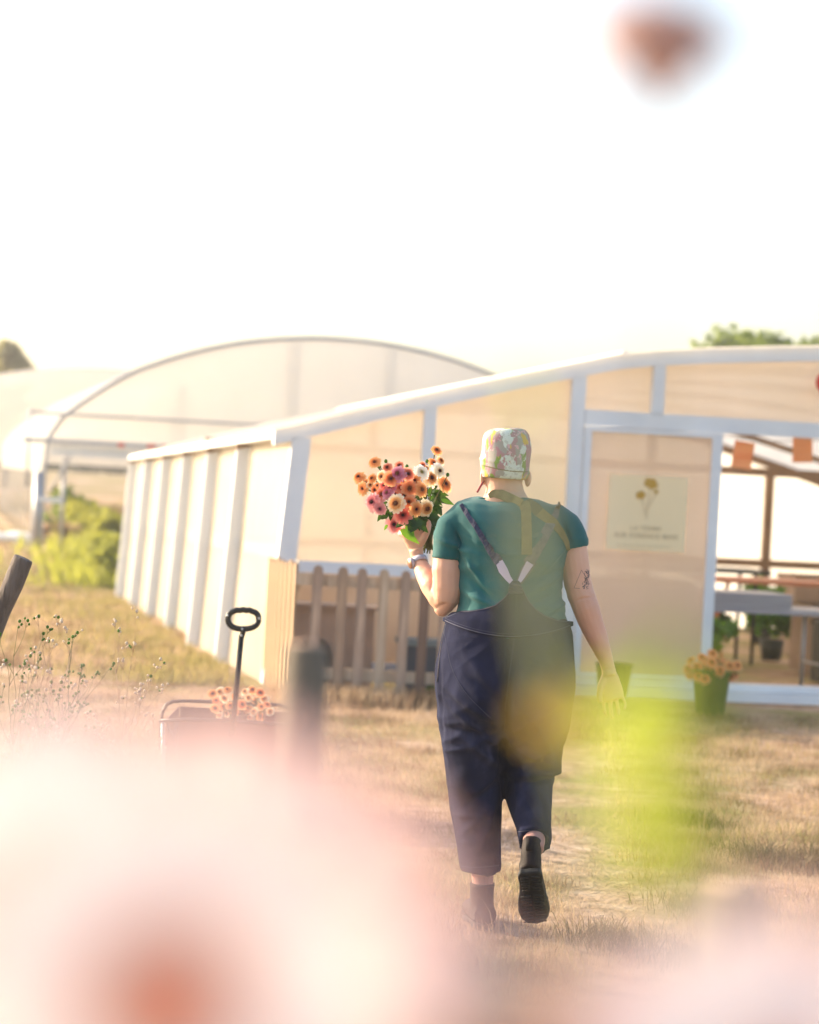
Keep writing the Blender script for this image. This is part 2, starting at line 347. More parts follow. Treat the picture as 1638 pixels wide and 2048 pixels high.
def blades(name, n, region, hmin, hmax, wd, m, label, clump=.0, sel=None, lean=.5):
    """many grass blades as one mesh; region(n) -> x,y arrays"""
    x, y = region(n)
    if sel is not None:
        keep = np.array([sel(a, b) for a, b in zip(x, y)]); x, y = x[keep], y[keep]
    n = len(x); z = np.array([gz(a, b) for a, b in zip(x, y)])
    h = rng.uniform(hmin, hmax, n); an = rng.uniform(0, 2*np.pi, n); le = rng.uniform(.1, lean, n) * h * 1.4; wa = rng.uniform(0, np.pi, n)
    w_ = wd * rng.uniform(.6, 1.4, n) * (1 + np.maximum(y - 9, 0) * .06)
    dx, dy = np.cos(an) * le, np.sin(an) * le; wx, wy = np.cos(wa) * w_, np.sin(wa) * w_
    V_ = np.zeros((n, 5, 3))
    V_[:, 0] = np.stack([x - wx, y - wy, z - .005], 1); V_[:, 1] = np.stack([x + wx, y + wy, z - .005], 1)
    V_[:, 2] = np.stack([x - wx*.7 + dx*.35, y - wy*.7 + dy*.35, z + h*.6], 1); V_[:, 3] = np.stack([x + wx*.7 + dx*.35, y + wy*.7 + dy*.35, z + h*.6], 1)
    V_[:, 4] = np.stack([x + dx, y + dy, z + h], 1)
    me = bpy.data.meshes.new(name); me.vertices.add(n*5); me.vertices.foreach_set('co', V_.ravel())
    b = np.arange(n)[:, None] * 5; lp = np.concatenate([b + np.array([[0, 1, 3, 2]]), b + np.array([[2, 3, 4]])], 1).ravel()
    me.loops.add(n*7); me.loops.foreach_set('vertex_index', lp)
    st = (np.arange(n)[:, None] * 7 + np.array([[0, 4]])).ravel(); tot = np.tile([4, 3], n)
    me.polygons.add(n*2); me.polygons.foreach_set('loop_start', st); me.polygons.foreach_set('loop_total', tot); me.update(calc_edges=True)
    o = link(name, me, m); tag(o, label, 'grass', kind='stuff'); return o
def wedge(y0, y1, p=1.0):
    def f(n):
        y = y0 + (y1 - y0) * rng.random(n) ** p; c = y * (rng.uniform(-.19, .20, n)); return c, y
    return f
def patch(a, b, s=1.0): return noise.noise(Vector((a * s, b * s, 3.3)))
def pathy(a, b):                                      # worn track runs from lower right foreground to the door
    c = .50 + (b - 8) * .03; return math.exp(-((a - c - .28) / .22) ** 2) * (1 if b < 14 else 0)
blades('dry_grass', 210000, wedge(5.6, 16, .9), .012, .05, .0013, M['straw'], 'short dry straw coloured grass over the sandy ground',
       sel=lambda a, b: patch(a, b, 1.4) * .5 + patch(a, b, 6) * .8 + random.random() * .9 > .30 + .75 * pathy(a, b), lean=.95)
blades('tall_dry_grass', 16000, wedge(5.6, 16, .9), .05, .13, .0012, M['straw'], 'taller dry grass tufts scattered along the track',
       sel=lambda a, b: patch(a, b, 3.3) * 1.0 + patch(a, b, 9) * .5 > .30 + .3 * pathy(a, b), lean=.7)
blades('green_grass', 26000, wedge(6, 16.5), .015, .06, .0015, M['greengrass'], 'patches of short yellow green grass between the dry grass',
       sel=lambda a, b: patch(a + 9, b, 1.8) > (.22 if a < .75 else .02) and pathy(a, b) < .6, lean=.7)
blades('straw_litter', 30000, wedge(5.6, 13), .003, .009, .0012, M['straw'], 'loose dead straw lying flat on the trodden track', lean=6)
def tuft(n):
    c = rng.integers(0, 9, n); cx = np.array([1.45, 1.62, 1.8, 1.95, 2.1, 1.1, .72, .95, 1.3])[c]; cy = np.array([9.7, 9.5, 9.75, 9.4, 9.9, 8.4, 7.7, 7.4, 10.6])[c]
    return cx + rng.normal(0, .08, n), cy + rng.normal(0, .10, n)
blades('dark_tufts', 7000, tuft, .015, .075, .0016, mat('dark_tuft_blades', (.05, .06, .02), .8, (.22, .16, .08), 9, (1, 1, 0), transl=.2), 'dark grass tufts on the dry ground right of the track', lean=.9)
def growth(n):
    y = rng.uniform(30, 47, n); t = (y - 30) / 17; x = -3.6 - 2.1*t - rng.exponential(.28, n); return x, y
blades('tall_growth', 5000, growth, .06, .38, .008, M['bushy'], 'loose yellow green growth in front of the open tunnel', lean=.5)
def alongwall(n):
    t = rng.random(n); off = rng.exponential(.55, n); x0, y0, x1, y1 = -.97, 16.0, -4.3, 33.5
    return x0 + (x1 - x0) * t - off - .05, y0 + (y1 - y0) * t
blades('wall_grass', 26000, alongwall, .03, .13, .004, M['greengrass'], 'yellow green grass growing along the foot of the greenhouse side wall', lean=.5,
       sel=lambda a, b: patch(a, b, .9) + .5*patch(a, b, 3) + random.random()*.5 > .12)
def meadow(n):
    y = 17 + 45 * rng.random(n) ** 1.3; x = -y * .175 + (y * .085) * rng.random(n) - .0; return x, y
blades('meadow_grass', 30000, meadow, .02, .11, .006, M['straw'], 'pale dry meadow grass beyond the leaning post', lean=.5,
       sel=lambda a, b: not (b > 38 and a > -6.2 - (b - 38.8) * .198 and a < -5.4 - (b - 38.8) * .198))
def fencefoot(n):
    return rng.uniform(-.75, .6, n), rng.normal(15.45, .16, n)
blades('fence_grass', 3500, fencefoot, .04, .16, .0022, M['straw'], 'dry grass at the foot of the picket fence', lean=.6)

def crown(name, c, r, nleaf, leaf, m, parent, seed, flat=1.0):
    rg = np.random.default_rng(seed); cl = []
    for k in range(26 if flat > .7 or r < 2 else 55):
        d = rg.normal(size=3); d /= np.linalg.norm(d); q = rg.uniform(.35, .95); cl.append((np.array([d[0]*r*q, d[1]*r*q, d[2]*r*q*flat]), r * rg.uniform(.18, .36)))
    mb = MB()
    per = nleaf // len(cl)
    for cc, cr in cl:
        for _ in range(per):
            d = rg.normal(size=3); d /= np.linalg.norm(d); p = cc + d * cr * rg.uniform(.5, 1.05) + np.array(c)
            a = rg.normal(size=3); a /= np.linalg.norm(a); b = np.cross(a, rg.normal(size=3)); b /= np.linalg.norm(b); s = leaf * rg.uniform(.6, 1.4)
            mb.add([p - a*s, p + b*s*.5, p + a*s, p - b*s*.5], [(0, 1, 2, 3)])
    o = mb.build(name, m, parent); return o
def tree(loc, h, r, nleaf, leaf, m, label, seed, flat=.9):
    t = thing('tree', loc, label, 'tree'); mb = MB()
    mb.tube([(0, 0, -.1), (.05, 0, h*.3), (-.05, .05, h*.62)], [r*.09, r*.07, r*.04], 8)
    for k in range(5):
        a = k * 1.3; mb.tube([(0, 0, h*.35), (math.cos(a)*r*.5, math.sin(a)*r*.5, h*.75)], [r*.035, r*.012], 6)
    mb.build('trunk', M['trunk'], t, True)
    crown('crown', (0, 0, h - r*flat*.82), r, nleaf, leaf, m, t, seed, flat)
b = P(1630, 664, 60); tree((b.x, 60, gz(0, 60)), b.z - gz(0, 60) - .42, 3.0, 30000, .17, M['crown'], 'round green tree rising behind the roof of the near greenhouse', 5, .45)
b = P(22, 690, 85); tree((b.x, 85, gz(0, 85)), b.z - gz(0, 85), 1.3, 7000, .16, M['crownfar'], 'hazy brownish green tree above the far left tunnel', 9, 1.1)
# far hedge
mb = MB(); rg = np.random.default_rng(4)
for k in range(9000):
    x = rg.uniform(-40, 40); y = 150 + rg.uniform(0, 4); z = gz(x, y) + rg.uniform(0, 1) ** .8 * (1.5 + 1.2 * abs(noise.noise(Vector((x*.25, 0, 0)))) * 2)
    a = rg.normal(size=3); bb = rg.normal(size=3); p = np.array((x, y, z)); mb.add([p - a*.25, p + bb*.2, p + a*.25, p - bb*.2], [(0, 1, 2, 3)])
tag(mb.build('hedge', M['hedge']), 'dark distant hedge across the end of the dry field', 'hedge', kind='stuff')
def bush(px, py, Y, r, hz, m, label, n=2500, leaf=.05, seed=1):
    g = P(px, py, Y); g.z = gz(g.x, Y); t = thing('bush', g, label, 'bush', 'leafy bushes in the open tunnel')
    mb = MB()
    for k in range(7): a = k * .9; mb.tube([(0, 0, -.02), (math.cos(a)*r*.5, math.sin(a)*r*.5, hz*.7)], [.015, .006], 5)
    mb.build('stem', M['trunk'], t, True); crown('foliage', (0, 0, hz*.48), r, n, leaf, m, t, seed, hz*.6/r)
bush(150, 1000, 50, .75, .95, M['crown'], 'dark green bush at the back of the open tunnel', 2600, .06, 3)
bush(238, 1010, 52, .6, .5, M['straw'], 'tan dried bush right of the dark green one', 1500, .05, 13)
bush(180, 1060, 44, .85, .62, M['bushy'], 'bright lime green bush in the middle of the tunnel mouth', 3200, .06, 4)
bush(250, 1060, 41, .7, .7, M['bushy'], 'lime green bush touching the far corner of the greenhouse wall', 3200, .06, 5)
bush(215, 1130, 34, .55, .45, M['bushy'], 'low lime bush nearest the greenhouse far corner', 2400, .05, 6)
bush(240, 1150, 31, .42, .5, M['bushy'], 'small green bush pressed against the far end of the side wall', 2400, .045, 7)
bush(120, 1075, 43, .4, .35, M['straw'], 'small dry bush beside the tunnel leg', 1200, .05, 8)

# ---------------------------------------------------------------- polytunnels
YAW = R(11.2)
ARC = [(0, 0), (.0, 1.2), (.03, 1.81), (.11, 1.98), (.27, 2.21), (.7, 2.56), (1.26, 2.94), (1.94, 3.24), (2.62, 3.46), (3.3, 3.61), (4.0, 3.7), (4.7, 3.73)]
ARC = ARC + [(9.4 - a, b) for a, b in reversed(ARC[:-1])]
def fine(poly, k=3):
    out = []
    n = len(poly)
    for i in range(n - 1):
        p0, p1, p2, p3 = poly[max(i-1, 0)], poly[i], poly[i+1], poly[min(i+2, n-1)]
        for j in range(k):
            t = j / k
            out.append(tuple(.5 * (2*p1[q] + (p2[q]-p0[q])*t + (2*p0[q]-5*p1[q]+4*p2[q]-p3[q])*t*t + (3*p1[q]-p0[q]-3*p2[q]+p3[q])*t**3) for q in (0, 1)))
    return out + [poly[-1]]
def tunnel(loc, length, label, gable=True, sc=1.0, thin=1.0):
    t = thing('polytunnel', loc, label, 'polytunnel', 'polytunnels behind the greenhouse', YAW); t.scale = sc if isinstance(sc, tuple) else (sc, sc, sc)
    A = fine(ARC); nh = int(length / 2.0) + 1
    for k in range(nh):
        mb = MB(); mb.tube([(x, k * 2.0, z) for x, z in A], .032 if k == 0 and gable else .020 if gable else .010, 8, ref=(0, 1, 0)); mb.build('hoop', M['steel'], t, True)
    hi = [(x, z) for x, z in A if z > 1.28]; hi = [(-.005, 1.28)] + hi + [(9.405, 1.28)]
    mb = MB(); ln = (nh - 1) * 2.0; ny = (nh - 1) * 4
    cols = []
    for j in range(ny + 1):
        y = ln * j / ny; sag = -.018 * math.sin(math.pi * (y % 2.0) / 2.0)
        for i, (x, z) in enumerate(hi):
            nx_, nz = (x - 4.7) / 4.7, z / 3.7; cols.append((x + nx_ * (.04 + sag), y, z + nz * (.04 + sag) * .8))
    m_ = len(hi); mb.add(cols, [(j*m_+i, j*m_+i+1, (j+1)*m_+i+1, (j+1)*m_+i) for j in range(ny) for i in range(m_-1)])
    mb.build('film_cover', M['film'], t, True)
    if not gable:
        A2 = [q for q in A if q[1] > 1.26]; n_ = len(A2); mb = MB(); mb.add([(x, .02, z - .01) for x, z in A2] + [(x, .02, 1.25) for x, z in A2], [(i, i+1, n_+i+1, n_+i) for i in range(n_-1)]); mb.build('end_film', M['film'], t)
    if gable:
        top = [(x, z) for x, z in A if z > 1.86]
        mb = MB(); n_ = len(top); vs = [(x, -.01, z - .01) for x, z in top] + [(x, -.01, 1.84) for x, z in top]
        mb.add(vs, [(i, i+1, n_+i+1, n_+i) for i in range(n_-1)]); mb.build('gable_film', M['film'], t)
        mb = MB(); mb.beam((-.36, -.05, 1.80), (9.5, -.05, 1.80), .05, .07); mb.build('header_bar', M['steel'], t)
        mb = MB(); mb.beam((-.27, -.09, 2.24), (9.5, -.09, 2.24), .03, .045); mb.build('cross_bar', M['steel'], t)
        mb = MB(); mb.tube([(-.27, -.05, 1.05), (-.27, -.05, 2.3)], .022, 8); mb.build('side_pole', M['steel'], t, True)
        mb = MB(); mb.box((.06, .12, 1.58), (9.3, .14, 1.74)); mb.build('rolled_curtain', M['white'], t)
        for x in (3.9, 5.5):
            mb = MB(); mb.tube([(x, .08, 0), (x, .08, 3.66)], .025, 8); mb.build('gable_post', M['steel'], t, True)
        mb = MB(); mb.tube([(2.05, .1, 1.8), (2.05, .1, 2.85)], .02, 8); mb.build('gable_strut', M['steel'], t, True)
        mb = MB(); mb.tube([(.35, .3, 0), (.32, .3, 1.75)], .035, 8); mb.tube([(.1, .25, .95), (.5, .25, 1.72)], .025, 8); mb.build('brace', M['steel'], t, True)
        mb = MB(); mb.tube([(-.08, -.05, 0), (-.08, -.05, 1.3)], .075, 8); mb.build('corner_post', M['steel'], t, True)
        mb = MB(); mb.beam((-.1, -.16, .86), (.3, -.16, .86), .03, .08); mb.build('pale_clip', M['sheet'], t)
        for x, w_ in ((1.15, .1), (1.62, .14), (1.85, .07)):
            mb = MB(); mb.box((x, -.11, 1.76), (x + w_, -.08, 1.83)); mb.build('red_clip', M['red'], t)
    return t
ta = G(80, 1105)
tunnel((ta.x, ta.y, 0), 24, 'large arched film tunnel with open front left of the greenhouse')
tb = P(230, 900, 66); tunnel((tb.x - 6.2, 64.5, .12), 14, 'farther film tunnel whose pale roof shows at the left edge', False, (1.3, 1, 1.06))
g = G(20, 1085); mb = MB()
for k in range(5): mb.ell((g.x - .9 + k*.35, g.y + .2 * math.sin(k*2), .06), (.34, .3, .12 + .03 * (k % 2)))
tag(mb.build('ground_sheet', M['sheet'], None, True), 'crumpled white sheet lying beside the tunnel leg', 'sheet')

# ---------------------------------------------------------------- near greenhouse
gc = G(526, 1368); gh = thing('greenhouse', gc, 'near white framed greenhouse with translucent panels and open doorway', 'greenhouse', rz=YAW)
DROP = .013; LEN = 12.3; WID = 9.2
ROOF = [(.02, 1.60), (.10, 1.67), (1.01, 1.94), (2.04, 2.215), (2.66, 2.345), (3.9, 2.455), (4.6, 2.475)]
ROOF = ROOF[:1] + fine(ROOF[1:], 3)
ROOF = ROOF[1:] + [(WID - a, b) for a, b in reversed(ROOF[1:-1])]
def rz_(u):                                              # rafter underside height at u
    for (a, b), (c_, d) in zip(ROOF, ROOF[1:]):
        if a <= u <= c_: return b + (d - b) * (u - a) / (c_ - a)
    return 1.6
def gl(u, v, z): return (u, v, z - DROP * v)
def bar(name, p, q, w_, h_, m=None, up=(0, 0, 1)):
    mb = MB(); mb.beam(gl(*p), gl(*q), w_, h_, up); return mb.build(name, m or M['white'], gh)
def upright(name, u, v, z0, z1, wu, wv, m=None, u1=None):
    mb = MB(); u1 = u if u1 is None else u1
    vs = []
    for uu, z in ((u, z0), (u1, z1)):
        for a, b_ in ((-1, -1), (1, -1), (1, 1), (-1, 1)): vs.append(gl(uu + a*wu/2, v + b_*wv/2, z))
    mb.add(vs, [(3,2,1,0),(4,5,6,7),(0,1,5,4),(1,2,6,5),(2,3,7,6),(3,0,4,7)]); return mb.build(name, m or M['white'], gh)
def rafters(v, w_=.09, h_=.105, m=None, name='rafter', dz=.05):
    mb = MB(); vs = []
    pts = [(-.02, ROOF[0][1] - .03)] + ROOF[1:-1] + [(WID + .02, ROOF[-1][1] - .03)]
    for (u, z) in pts:
        for a, b_ in ((-1, 0), (1, 0), (1, 1), (-1, 1)): vs.append(gl(u, v + a*w_/2, z + b_*h_))
    n_ = len(pts); fs = [(i*4+k, i*4+(k+1) % 4, (i+1)*4+(k+1) % 4, (i+1)*4+k) for i in range(n_-1) for k in range(4)] + [(3,2,1,0), tuple((n_-1)*4+k for k in range(4))]
    mb.add(vs, fs); return mb.build(name, m or M['white'], gh)
rafters(-.02); 
brownf = mat('brown_timber_frame', (.30, .19, .12), .8, (.22, .14, .09), 5)
for k in range(1, 6): rafters(k * 2.05, .06, .07, brownf if k < 6 else None, 'inner_rafter')
rafters(LEN, .08, .1, brownf)
# roof skin with a proud strip at its edge
RS = [(-.04, 1.642)] + ROOF + [(WID + .04, 1.642)]
mb = MB(); vs = []
for v in (-.12, LEN * .25, LEN * .5, LEN * .75, LEN + .1):
    for u, z in RS: vs.append(gl(u, v, z + .108))
n_ = len(RS); mb.add(vs, [(j*n_+i, j*n_+i+1, (j+1)*n_+i+1, (j+1)*n_+i) for j in range(4) for i in range(n_-1)])
mb.build('roof', M['roofpanel'], gh)
bar('eave_beam', (.05, .03, 1.715), (.05, LEN, 1.715), .15, .055); bar('eave_beam', (WID-.05, .03, 1.715), (WID-.05, LEN, 1.715), .15, .055)
bar('roof_strip', (2.45, .0, 2.432), (2.45, LEN, 2.432), .05, .012)
# side wall: leans outward to the foot
for side in (0, 1):
    f = (lambda u: u) if side == 0 else (lambda u: WID - u)
    for k in range(7):
        v = .0 if k == 0 else k * 2.05
        if k == 0: continue
        upright('side_batten', f(-.052), v, 0, 1.70, .10, .05, M['batten'], f(.04))
    for k in range(6):
        v0 = k * 2.05 + (.0 if k == 0 else 0); v1 = (k + 1) * 2.05 if k < 5 else LEN
        mb = MB(); mb.add([gl(f(.0), v0, .0), gl(f(.0), v1, .0), gl(f(.0) + (.1 if side == 0 else -.1), v1, 1.69), gl(f(.0) + (.1 if side == 0 else -.1), v0, 1.69)], [(0, 1, 2, 3)])
        mb.build('side_panel', M['sidepanel'], gh)
    bar('side_rail', (f(.078), 0, .9), (f(.078), LEN, .9), .03, .08)
# facade
upright('corner_post', .05, -.02, 0, 1.70, .13, .09, None, .17)
upright('corner_post', WID - .05, -.02, 0, 1.70, .13, .09, None, WID - .17)
def fpost(u, z0, z1, w_=.085, d=.08): upright('post', u, -.02, z0, z1, w_, d)
fpost(1.06, .86, rz_(1.06) + .01); fpost(2.11, 0, rz_(2.11) + .01, .10); fpost(2.69, 2.0, rz_(2.69) + .01, .085)
fpost(WID - 1.06, 0, rz_(1.06) + .01); fpost(WID - 2.11, 0, rz_(2.11) + .01, .1); fpost(6.0, 2.0, 2.4, .085)
bar('lintel', (2.165, -.02, 1.955), (WID - 2.165, -.02, 1.955), .08, .11)
bar('rail', (.2, -.02, .82), (2.055, -.02, .82), .07, .08)
bar('rail', (.1, -.02, .13), (2.055, -.02, .13), .07, .09); bar('sill', (2.165, -.02, .10), (WID - 2.165, -.02, .10), .09, .05); bar('sill', (2.165, -.06, .035), (4.0, -.06, .035), .10, .07)
bar('rail', (WID - 2.055, -.02, .82), (WID-.2, -.02, .82), .07, .08)
def panel(u0_, u1_, z0, z1=None, v=.03, name='panel', n=8, m=None):
    mb = MB(); vs = []
    for i in range(n + 1):
        u = u0_ + (u1_ - u0_) * i / n; vs += [gl(u, v, z0), gl(u, v, z1 if z1 is not None else rz_(u) + .02)]
    mb.add(vs, [(2*i, 2*i+2, 2*i+3, 2*i+1) for i in range(n)]); return mb.build(name, m or M['panel'], gh)
panel(.16, 1.06, .86); panel(1.06, 2.1, .86); panel(2.13, 2.69, 2.0); panel(2.69, WID - 2.13, 2.0, n=16); panel(WID - 2.1, WID - .16, .86)
tanp = mat('tan_lower_board', (.55, .41, .30), .7, (.44, .31, .22), 2, transl=.35)
panel(.06, 1.06, .17, .79, .03, 'lower_panel', 1, tanp); panel(1.06, 2.06, .17, .79, .03, 'lower_panel', 1, tanp); panel(WID-2.1, WID-.1, .1, .79, .03, 'lower_panel', 1, tanp)
# door (sheet door standing in the left part of the opening)
def fbox(name, u0_, u1_, z0, z1, v0, v1, m, parent=gh):
    mb = MB(); mb.box(gl(u0_, v0, z0), (u1_, v1, z1)); return mb.build(name, m, parent)
dr = fbox('door', 2.20, 3.11, .14, 1.86, -.052, -.044, M['doorsheet'])
fbox('door_stile', 2.165, 2.215, .13, 1.895, -.075, -.03, M['white'], dr); fbox('door_stile', 3.10, 3.175, .13, 1.895, -.075, -.03, M['white'], dr)
fbox('door_rail', 2.215, 3.10, 1.86, 1.895, -.073, -.03, M['white'], dr); fbox('door_rail', 2.215, 3.10, .13, .165, -.073, -.03, M['white'], dr)
# back gable
for u in (1.0, 2.9, 4.6, 6.4, 7.95): upright('back_post', u, LEN, 0, rz_(u), .11, .07, brownf)
bar('back_rail', (.1, LEN - .03, .82), (WID - .1, LEN - .03, .82), .05, .1, brownf)
panel(.05, WID - .05, .0, None, LEN + .06, 'back_panel', 24, mat('bright_back_sheet', (.82, .80, .76), .5, transl=.6, tcol=(.95, .92, .86), transp=.12))
# floor inside is ground; beams crossing inside under the roof
bar('tie_beam', (.2, 6.2, 1.8), (WID - .2, 6.2, 1.8), .05, .08, brownf)

def GF(u, v, z=0):                                       # facade coordinates to world
    return Vector((gc.x + u*math.cos(YAW) - v*math.sin(YAW), gc.y + u*math.sin(YAW) + v*math.cos(YAW), z - DROP * v))
# poster
po = thing('poster', GF(2.36, -.065, 1.04), 'pale yellow poster with flower emblem on the greenhouse door', 'poster', rz=YAW)
mb = MB(); mb.box((0, 0, 0), (.575, .003, .53)); mb.build('paper', M['poster'], po)
mb = MB()
for (x, z, rx, rz2, an) in ((.305, .475, .052, .038, -.3), (.235, .39, .036, .030, .2), (.345, .42, .019, .015, 0)):
    n_ = 20; vs = []
    for k in range(n_):
        a = 2*math.pi*k/n_; q = 1 + .10 * math.cos(5*a); xx, zz = rx*q*math.cos(a), rz2*q*math.sin(a)
        vs.append((x + xx*math.cos(an) - zz*math.sin(an), -.003, z + xx*math.sin(an) + zz*math.cos(an)))
    mb.add(vs, [tuple(reversed(range(n_)))])
mb.build('flower_emblem', M['amber'], po)
mb = MB()
for (x0, z0, x1, z1) in ((.30, .44, .285, .22), (.24, .365, .283, .28), (.345, .405, .29, .30), (.26, .29, .286, .24)):
    d = Vector((x1-x0, 0, z1-z0)).normalized(); s_ = Vector((-d.z, 0, d.x)) * .003; a = Vector((x0, -.003, z0)); b_ = Vector((x1, -.003, z1)); mb.add([a-s_, a+s_, b_+s_, b_-s_], [(0, 1, 2, 3)])
mb.build('stem_emblem', M['faint'], po)
def text(s_, x, z, size, m, parent, spacing=1.0):
    cu = bpy.data.curves.new('lettering', 'FONT'); cu.body = s_; cu.size = size; cu.align_x = 'CENTER'; cu.space_character = spacing; cu.extrude = .0004; cu.offset = size * .02
    o = bpy.data.objects.new('tmp', cu); C.objects.link(o); dg = bpy.context.evaluated_depsgraph_get(); dg.update()
    me = bpy.data.meshes.new_from_object(o.evaluated_get(dg)); bpy.data.objects.remove(o)
    q = link('lettering', me, m, parent); q.location = (x, -.002, z); q.rotation_euler = (R(90), 0, 0); return q
text('LA FERME', .285, .145, .042, M['faint'], po, 1.3); text('SUR FORENCE MAIE', .29, .09, .046, M['faint'], po, 1.15)
mb = MB()
for k in range(9): mb.box((.08 + k*.045, -.003, .03), (.08 + k*.045 + .03, -.001, .036))
mb.build('small_print_line', M['faint'], po)

# things inside behind the doorway -------------------------------------------------
def at(o, u, v, z=0, rz=0): o.location = GF(u, v, z); o.rotation_euler = (0, 0, YAW + rz); return o
def table(L_, W_, hh, topm, legm, label, group=None, cross=False):
    t = thing('trestle_table', (0, 0, 0), label, 'table', group)
    mb = MB(); mb.box((0, 0, hh - .035), (L_, W_, hh)); mb.build('tabletop', topm, t)
    for x in (.12, L_ - .12):
        for y, y2 in ((.08, W_ - .1), (W_ - .08, .1)):
            mb = MB(); mb.tube([(x, y, 0), (x, (y2 if cross else y), hh - .036)], .018, 8); mb.build('leg', legm, t, True)
        mb = MB(); mb.tube([(x, .08, hh*.35), (x, W_ - .08, hh*.35)], .012, 6); mb.build('stretcher', legm, t, True)
    return t
t1 = table(1.9, .7, .64, M['grey'], M['steel'], 'grey topped table just inside the doorway carrying boards'); at(t1, 2.6, .7)
bd = thing('board_stack', (0, 0, 0), 'stack of grey white boards lying on the near table', 'boards')
for k in range(4):
    mb = MB(); mb.box((0, 0, k*.028), (1.5, .6 - .02*(k % 2), k*.028 + .024)); mb.build('board', M['grey'], bd)
at(bd, 2.55, .72, .645 + DROP*.72*0)
t2 = table(2.4, .8, .80, M['copper'], M['copper'], 'orange topped folding trestle table behind the grey table', cross=True); at(t2, 4.3, 3.2)
t3 = table(1.5, .6, .86, M['dark'], M['dark'], 'black table at the back beside the folded easel'); at(t3, 3.7, 4.4)
def crate(u, v, w_, d_, h_, m, label, name='crate', cat='crate', z=0, rz=0):
    t = thing(name, (0, 0, 0), label, cat); mb = MB(); th = .02
    mb.box((0, 0, 0), (w_, d_, .02)); mb.box((0, 0, .02), (w_, th, h_)); mb.box((0, d_-th, .02), (w_, d_, h_)); mb.box((0, th, .02), (th, d_-th, h_)); mb.box((w_-th, th, .02), (w_, d_-th, h_))
    mb.build('body', m, t); mb = MB(); mb.box((-.012, -.012, h_ - .03), (w_+.012, -.001, h_ + .004)); mb.box((-.012, d_+.001, h_-.03), (w_+.012, d_+.012, h_+.004)); mb.build('rim', m, t)
    at(t, u, v, z, rz); return t
crate(2.36, .16, .46, .4, .50, M['slate'], 'slate crate faintly seen through the lower door sheet'); crate(2.55, .6, .5, .3, .62, M['brownbox'], 'tall brown crate behind the slate crate')
crate(4.9, 2.0, .6, .5, .5, M['dark'], 'black crate standing at the right behind the table leg'); crate(3.3, 1.8, .5, .4, .38, M['leafdark'], 'green black crate in the shade under the tables')
crate(5.3, 3.6, .7, .5, .6, M['brownbox'], 'large brown crate beneath the orange table'); crate(3.9, 5.4, .9, .4, .7, M['slate'], 'slate crate at the back of the greenhouse')
crate(6.2, 6.5, 1.2, .5, .8, M['brownbox'], 'wide brown crate farthest inside on the right')
for q, (u, v, hh) in enumerate(((4.0, 2.6, .35), (4.6, 4.4, .45), (5.6, 5.4, .5), (3.6, 3.0, .4), (6.6, 8.5, .55), (5.2, 8.8, .55), (7.6, 9.3, .5))):
    g = GF(u, v); t = thing('potted_plant', g, ['leafy potted plant left of the table leg inside', 'potted plant between the tables', 'tall potted plant on the right inside', 'low potted plant in the shade by the door', 'bushy plant at the back wall right', 'bushy plant at the back wall left', 'plant in the far right back corner'][q], 'plant', 'potted plants inside the greenhouse')
    mb = MB(); mb.tube([(0, 0, 0), (0, 0, .2)], [.09, .12], 12); mb.build('pot', M['dark'], t, True)
    crown('foliage', (0, 0, .2 + hh*.5), .3, 700, .05, M['leafdark'] if q % 2 else M['leaf'], t, 40 + q, hh*.9/.6)
t = thing('folded_easel', (0, 0, 0), 'pale wooden easel leaning on the black table', 'easel'); mb = MB()
mb.beam((0, 0, 0), (.16, .1, 1.0), .05, .02); mb.beam((.3, 0, 0), (.12, .1, 1.0), .03, .02); mb.build('frame', M['woodlight'], t); at(t, 3.42, 3.2, 0)
mb = MB(); mb.beam((0, 0, .4), (.25, 0, .4), .03, .02); mb.build('crossbar', M['woodlight'], t)
t = thing('bunting', GF(3.2, .5, 1.9), 'orange paper bunting hanging inside the doorway', 'bunting', rz=YAW); mb = MB(); mb.tube([(-.3, 0, .02), (.5, 0, -.02), (1.3, 0, .04)], .003, 5); mb.build('string', M['stitchlight'], t)
for x, rr_, z in ((.26, .12, -.19), (.70, -.05, -.2), (1.1, .06, -.2)):
    mb = MB(); mb.box((x, -.004, z), (x + .155, -.002, z + .20), Matrix.Rotation(rr_, 4, 'Y')); mb.build('paper_flag', M['orangepaper'], t)
t = thing('heart_ornament', GF(3.925, -.09, 2.27), 'red rounded ornament hanging under the gable at the right edge', 'ornament', rz=YAW); mb = MB()
mb.ell((-.035, 0, .03), (.055, .03, .07)); mb.ell((.035, 0, .03), (.055, .03, .07)); mb.ell((0, 0, -.02), (.055, .028, .08)); o = link('heart', remesh(mb, .006, 3), M['red'], t)
mb = MB(); mb.tube([(0, 0, .06), (0, 0, .2)], .002, 5); mb.build('cord', M['stitchlight'], t)

# ---------------------------------------------------------------- picket fence
fp = thing('picket_fence', P(600, 1135, 15.6).xy.to_3d(), 'weathered round topped picket fence in front of the greenhouse', 'fence')
px0 = fp.location.copy()
tops = [(635.5, 1130), (686.8, 1133), (727, 1136), (770.5, 1138), (812.7, 1141), (851, 1144), (893, 1147), (935, 1149), (977, 1151)]
def picket(mb, x, y, w_, h_, d_=.018, lean=0):
    vs = []; pts = [(-w_/2, 0), (w_/2, 0)] + [(w_/2*math.cos(a), h_ - w_/2 + w_/2*math.sin(a)) for a in np.linspace(0, math.pi, 9)]
    for yy in (y - d_/2, y + d_/2): vs += [(x + a + lean * b / h_, yy, b) for a, b in pts]
    n_ = len(pts); mb.add(vs, [tuple(range(n_)), tuple(reversed(range(n_, 2*n_)))] + [(k, (k+1) % n_ + 0, n_ + (k+1) % n_, n_ + k) for k in range(n_)])
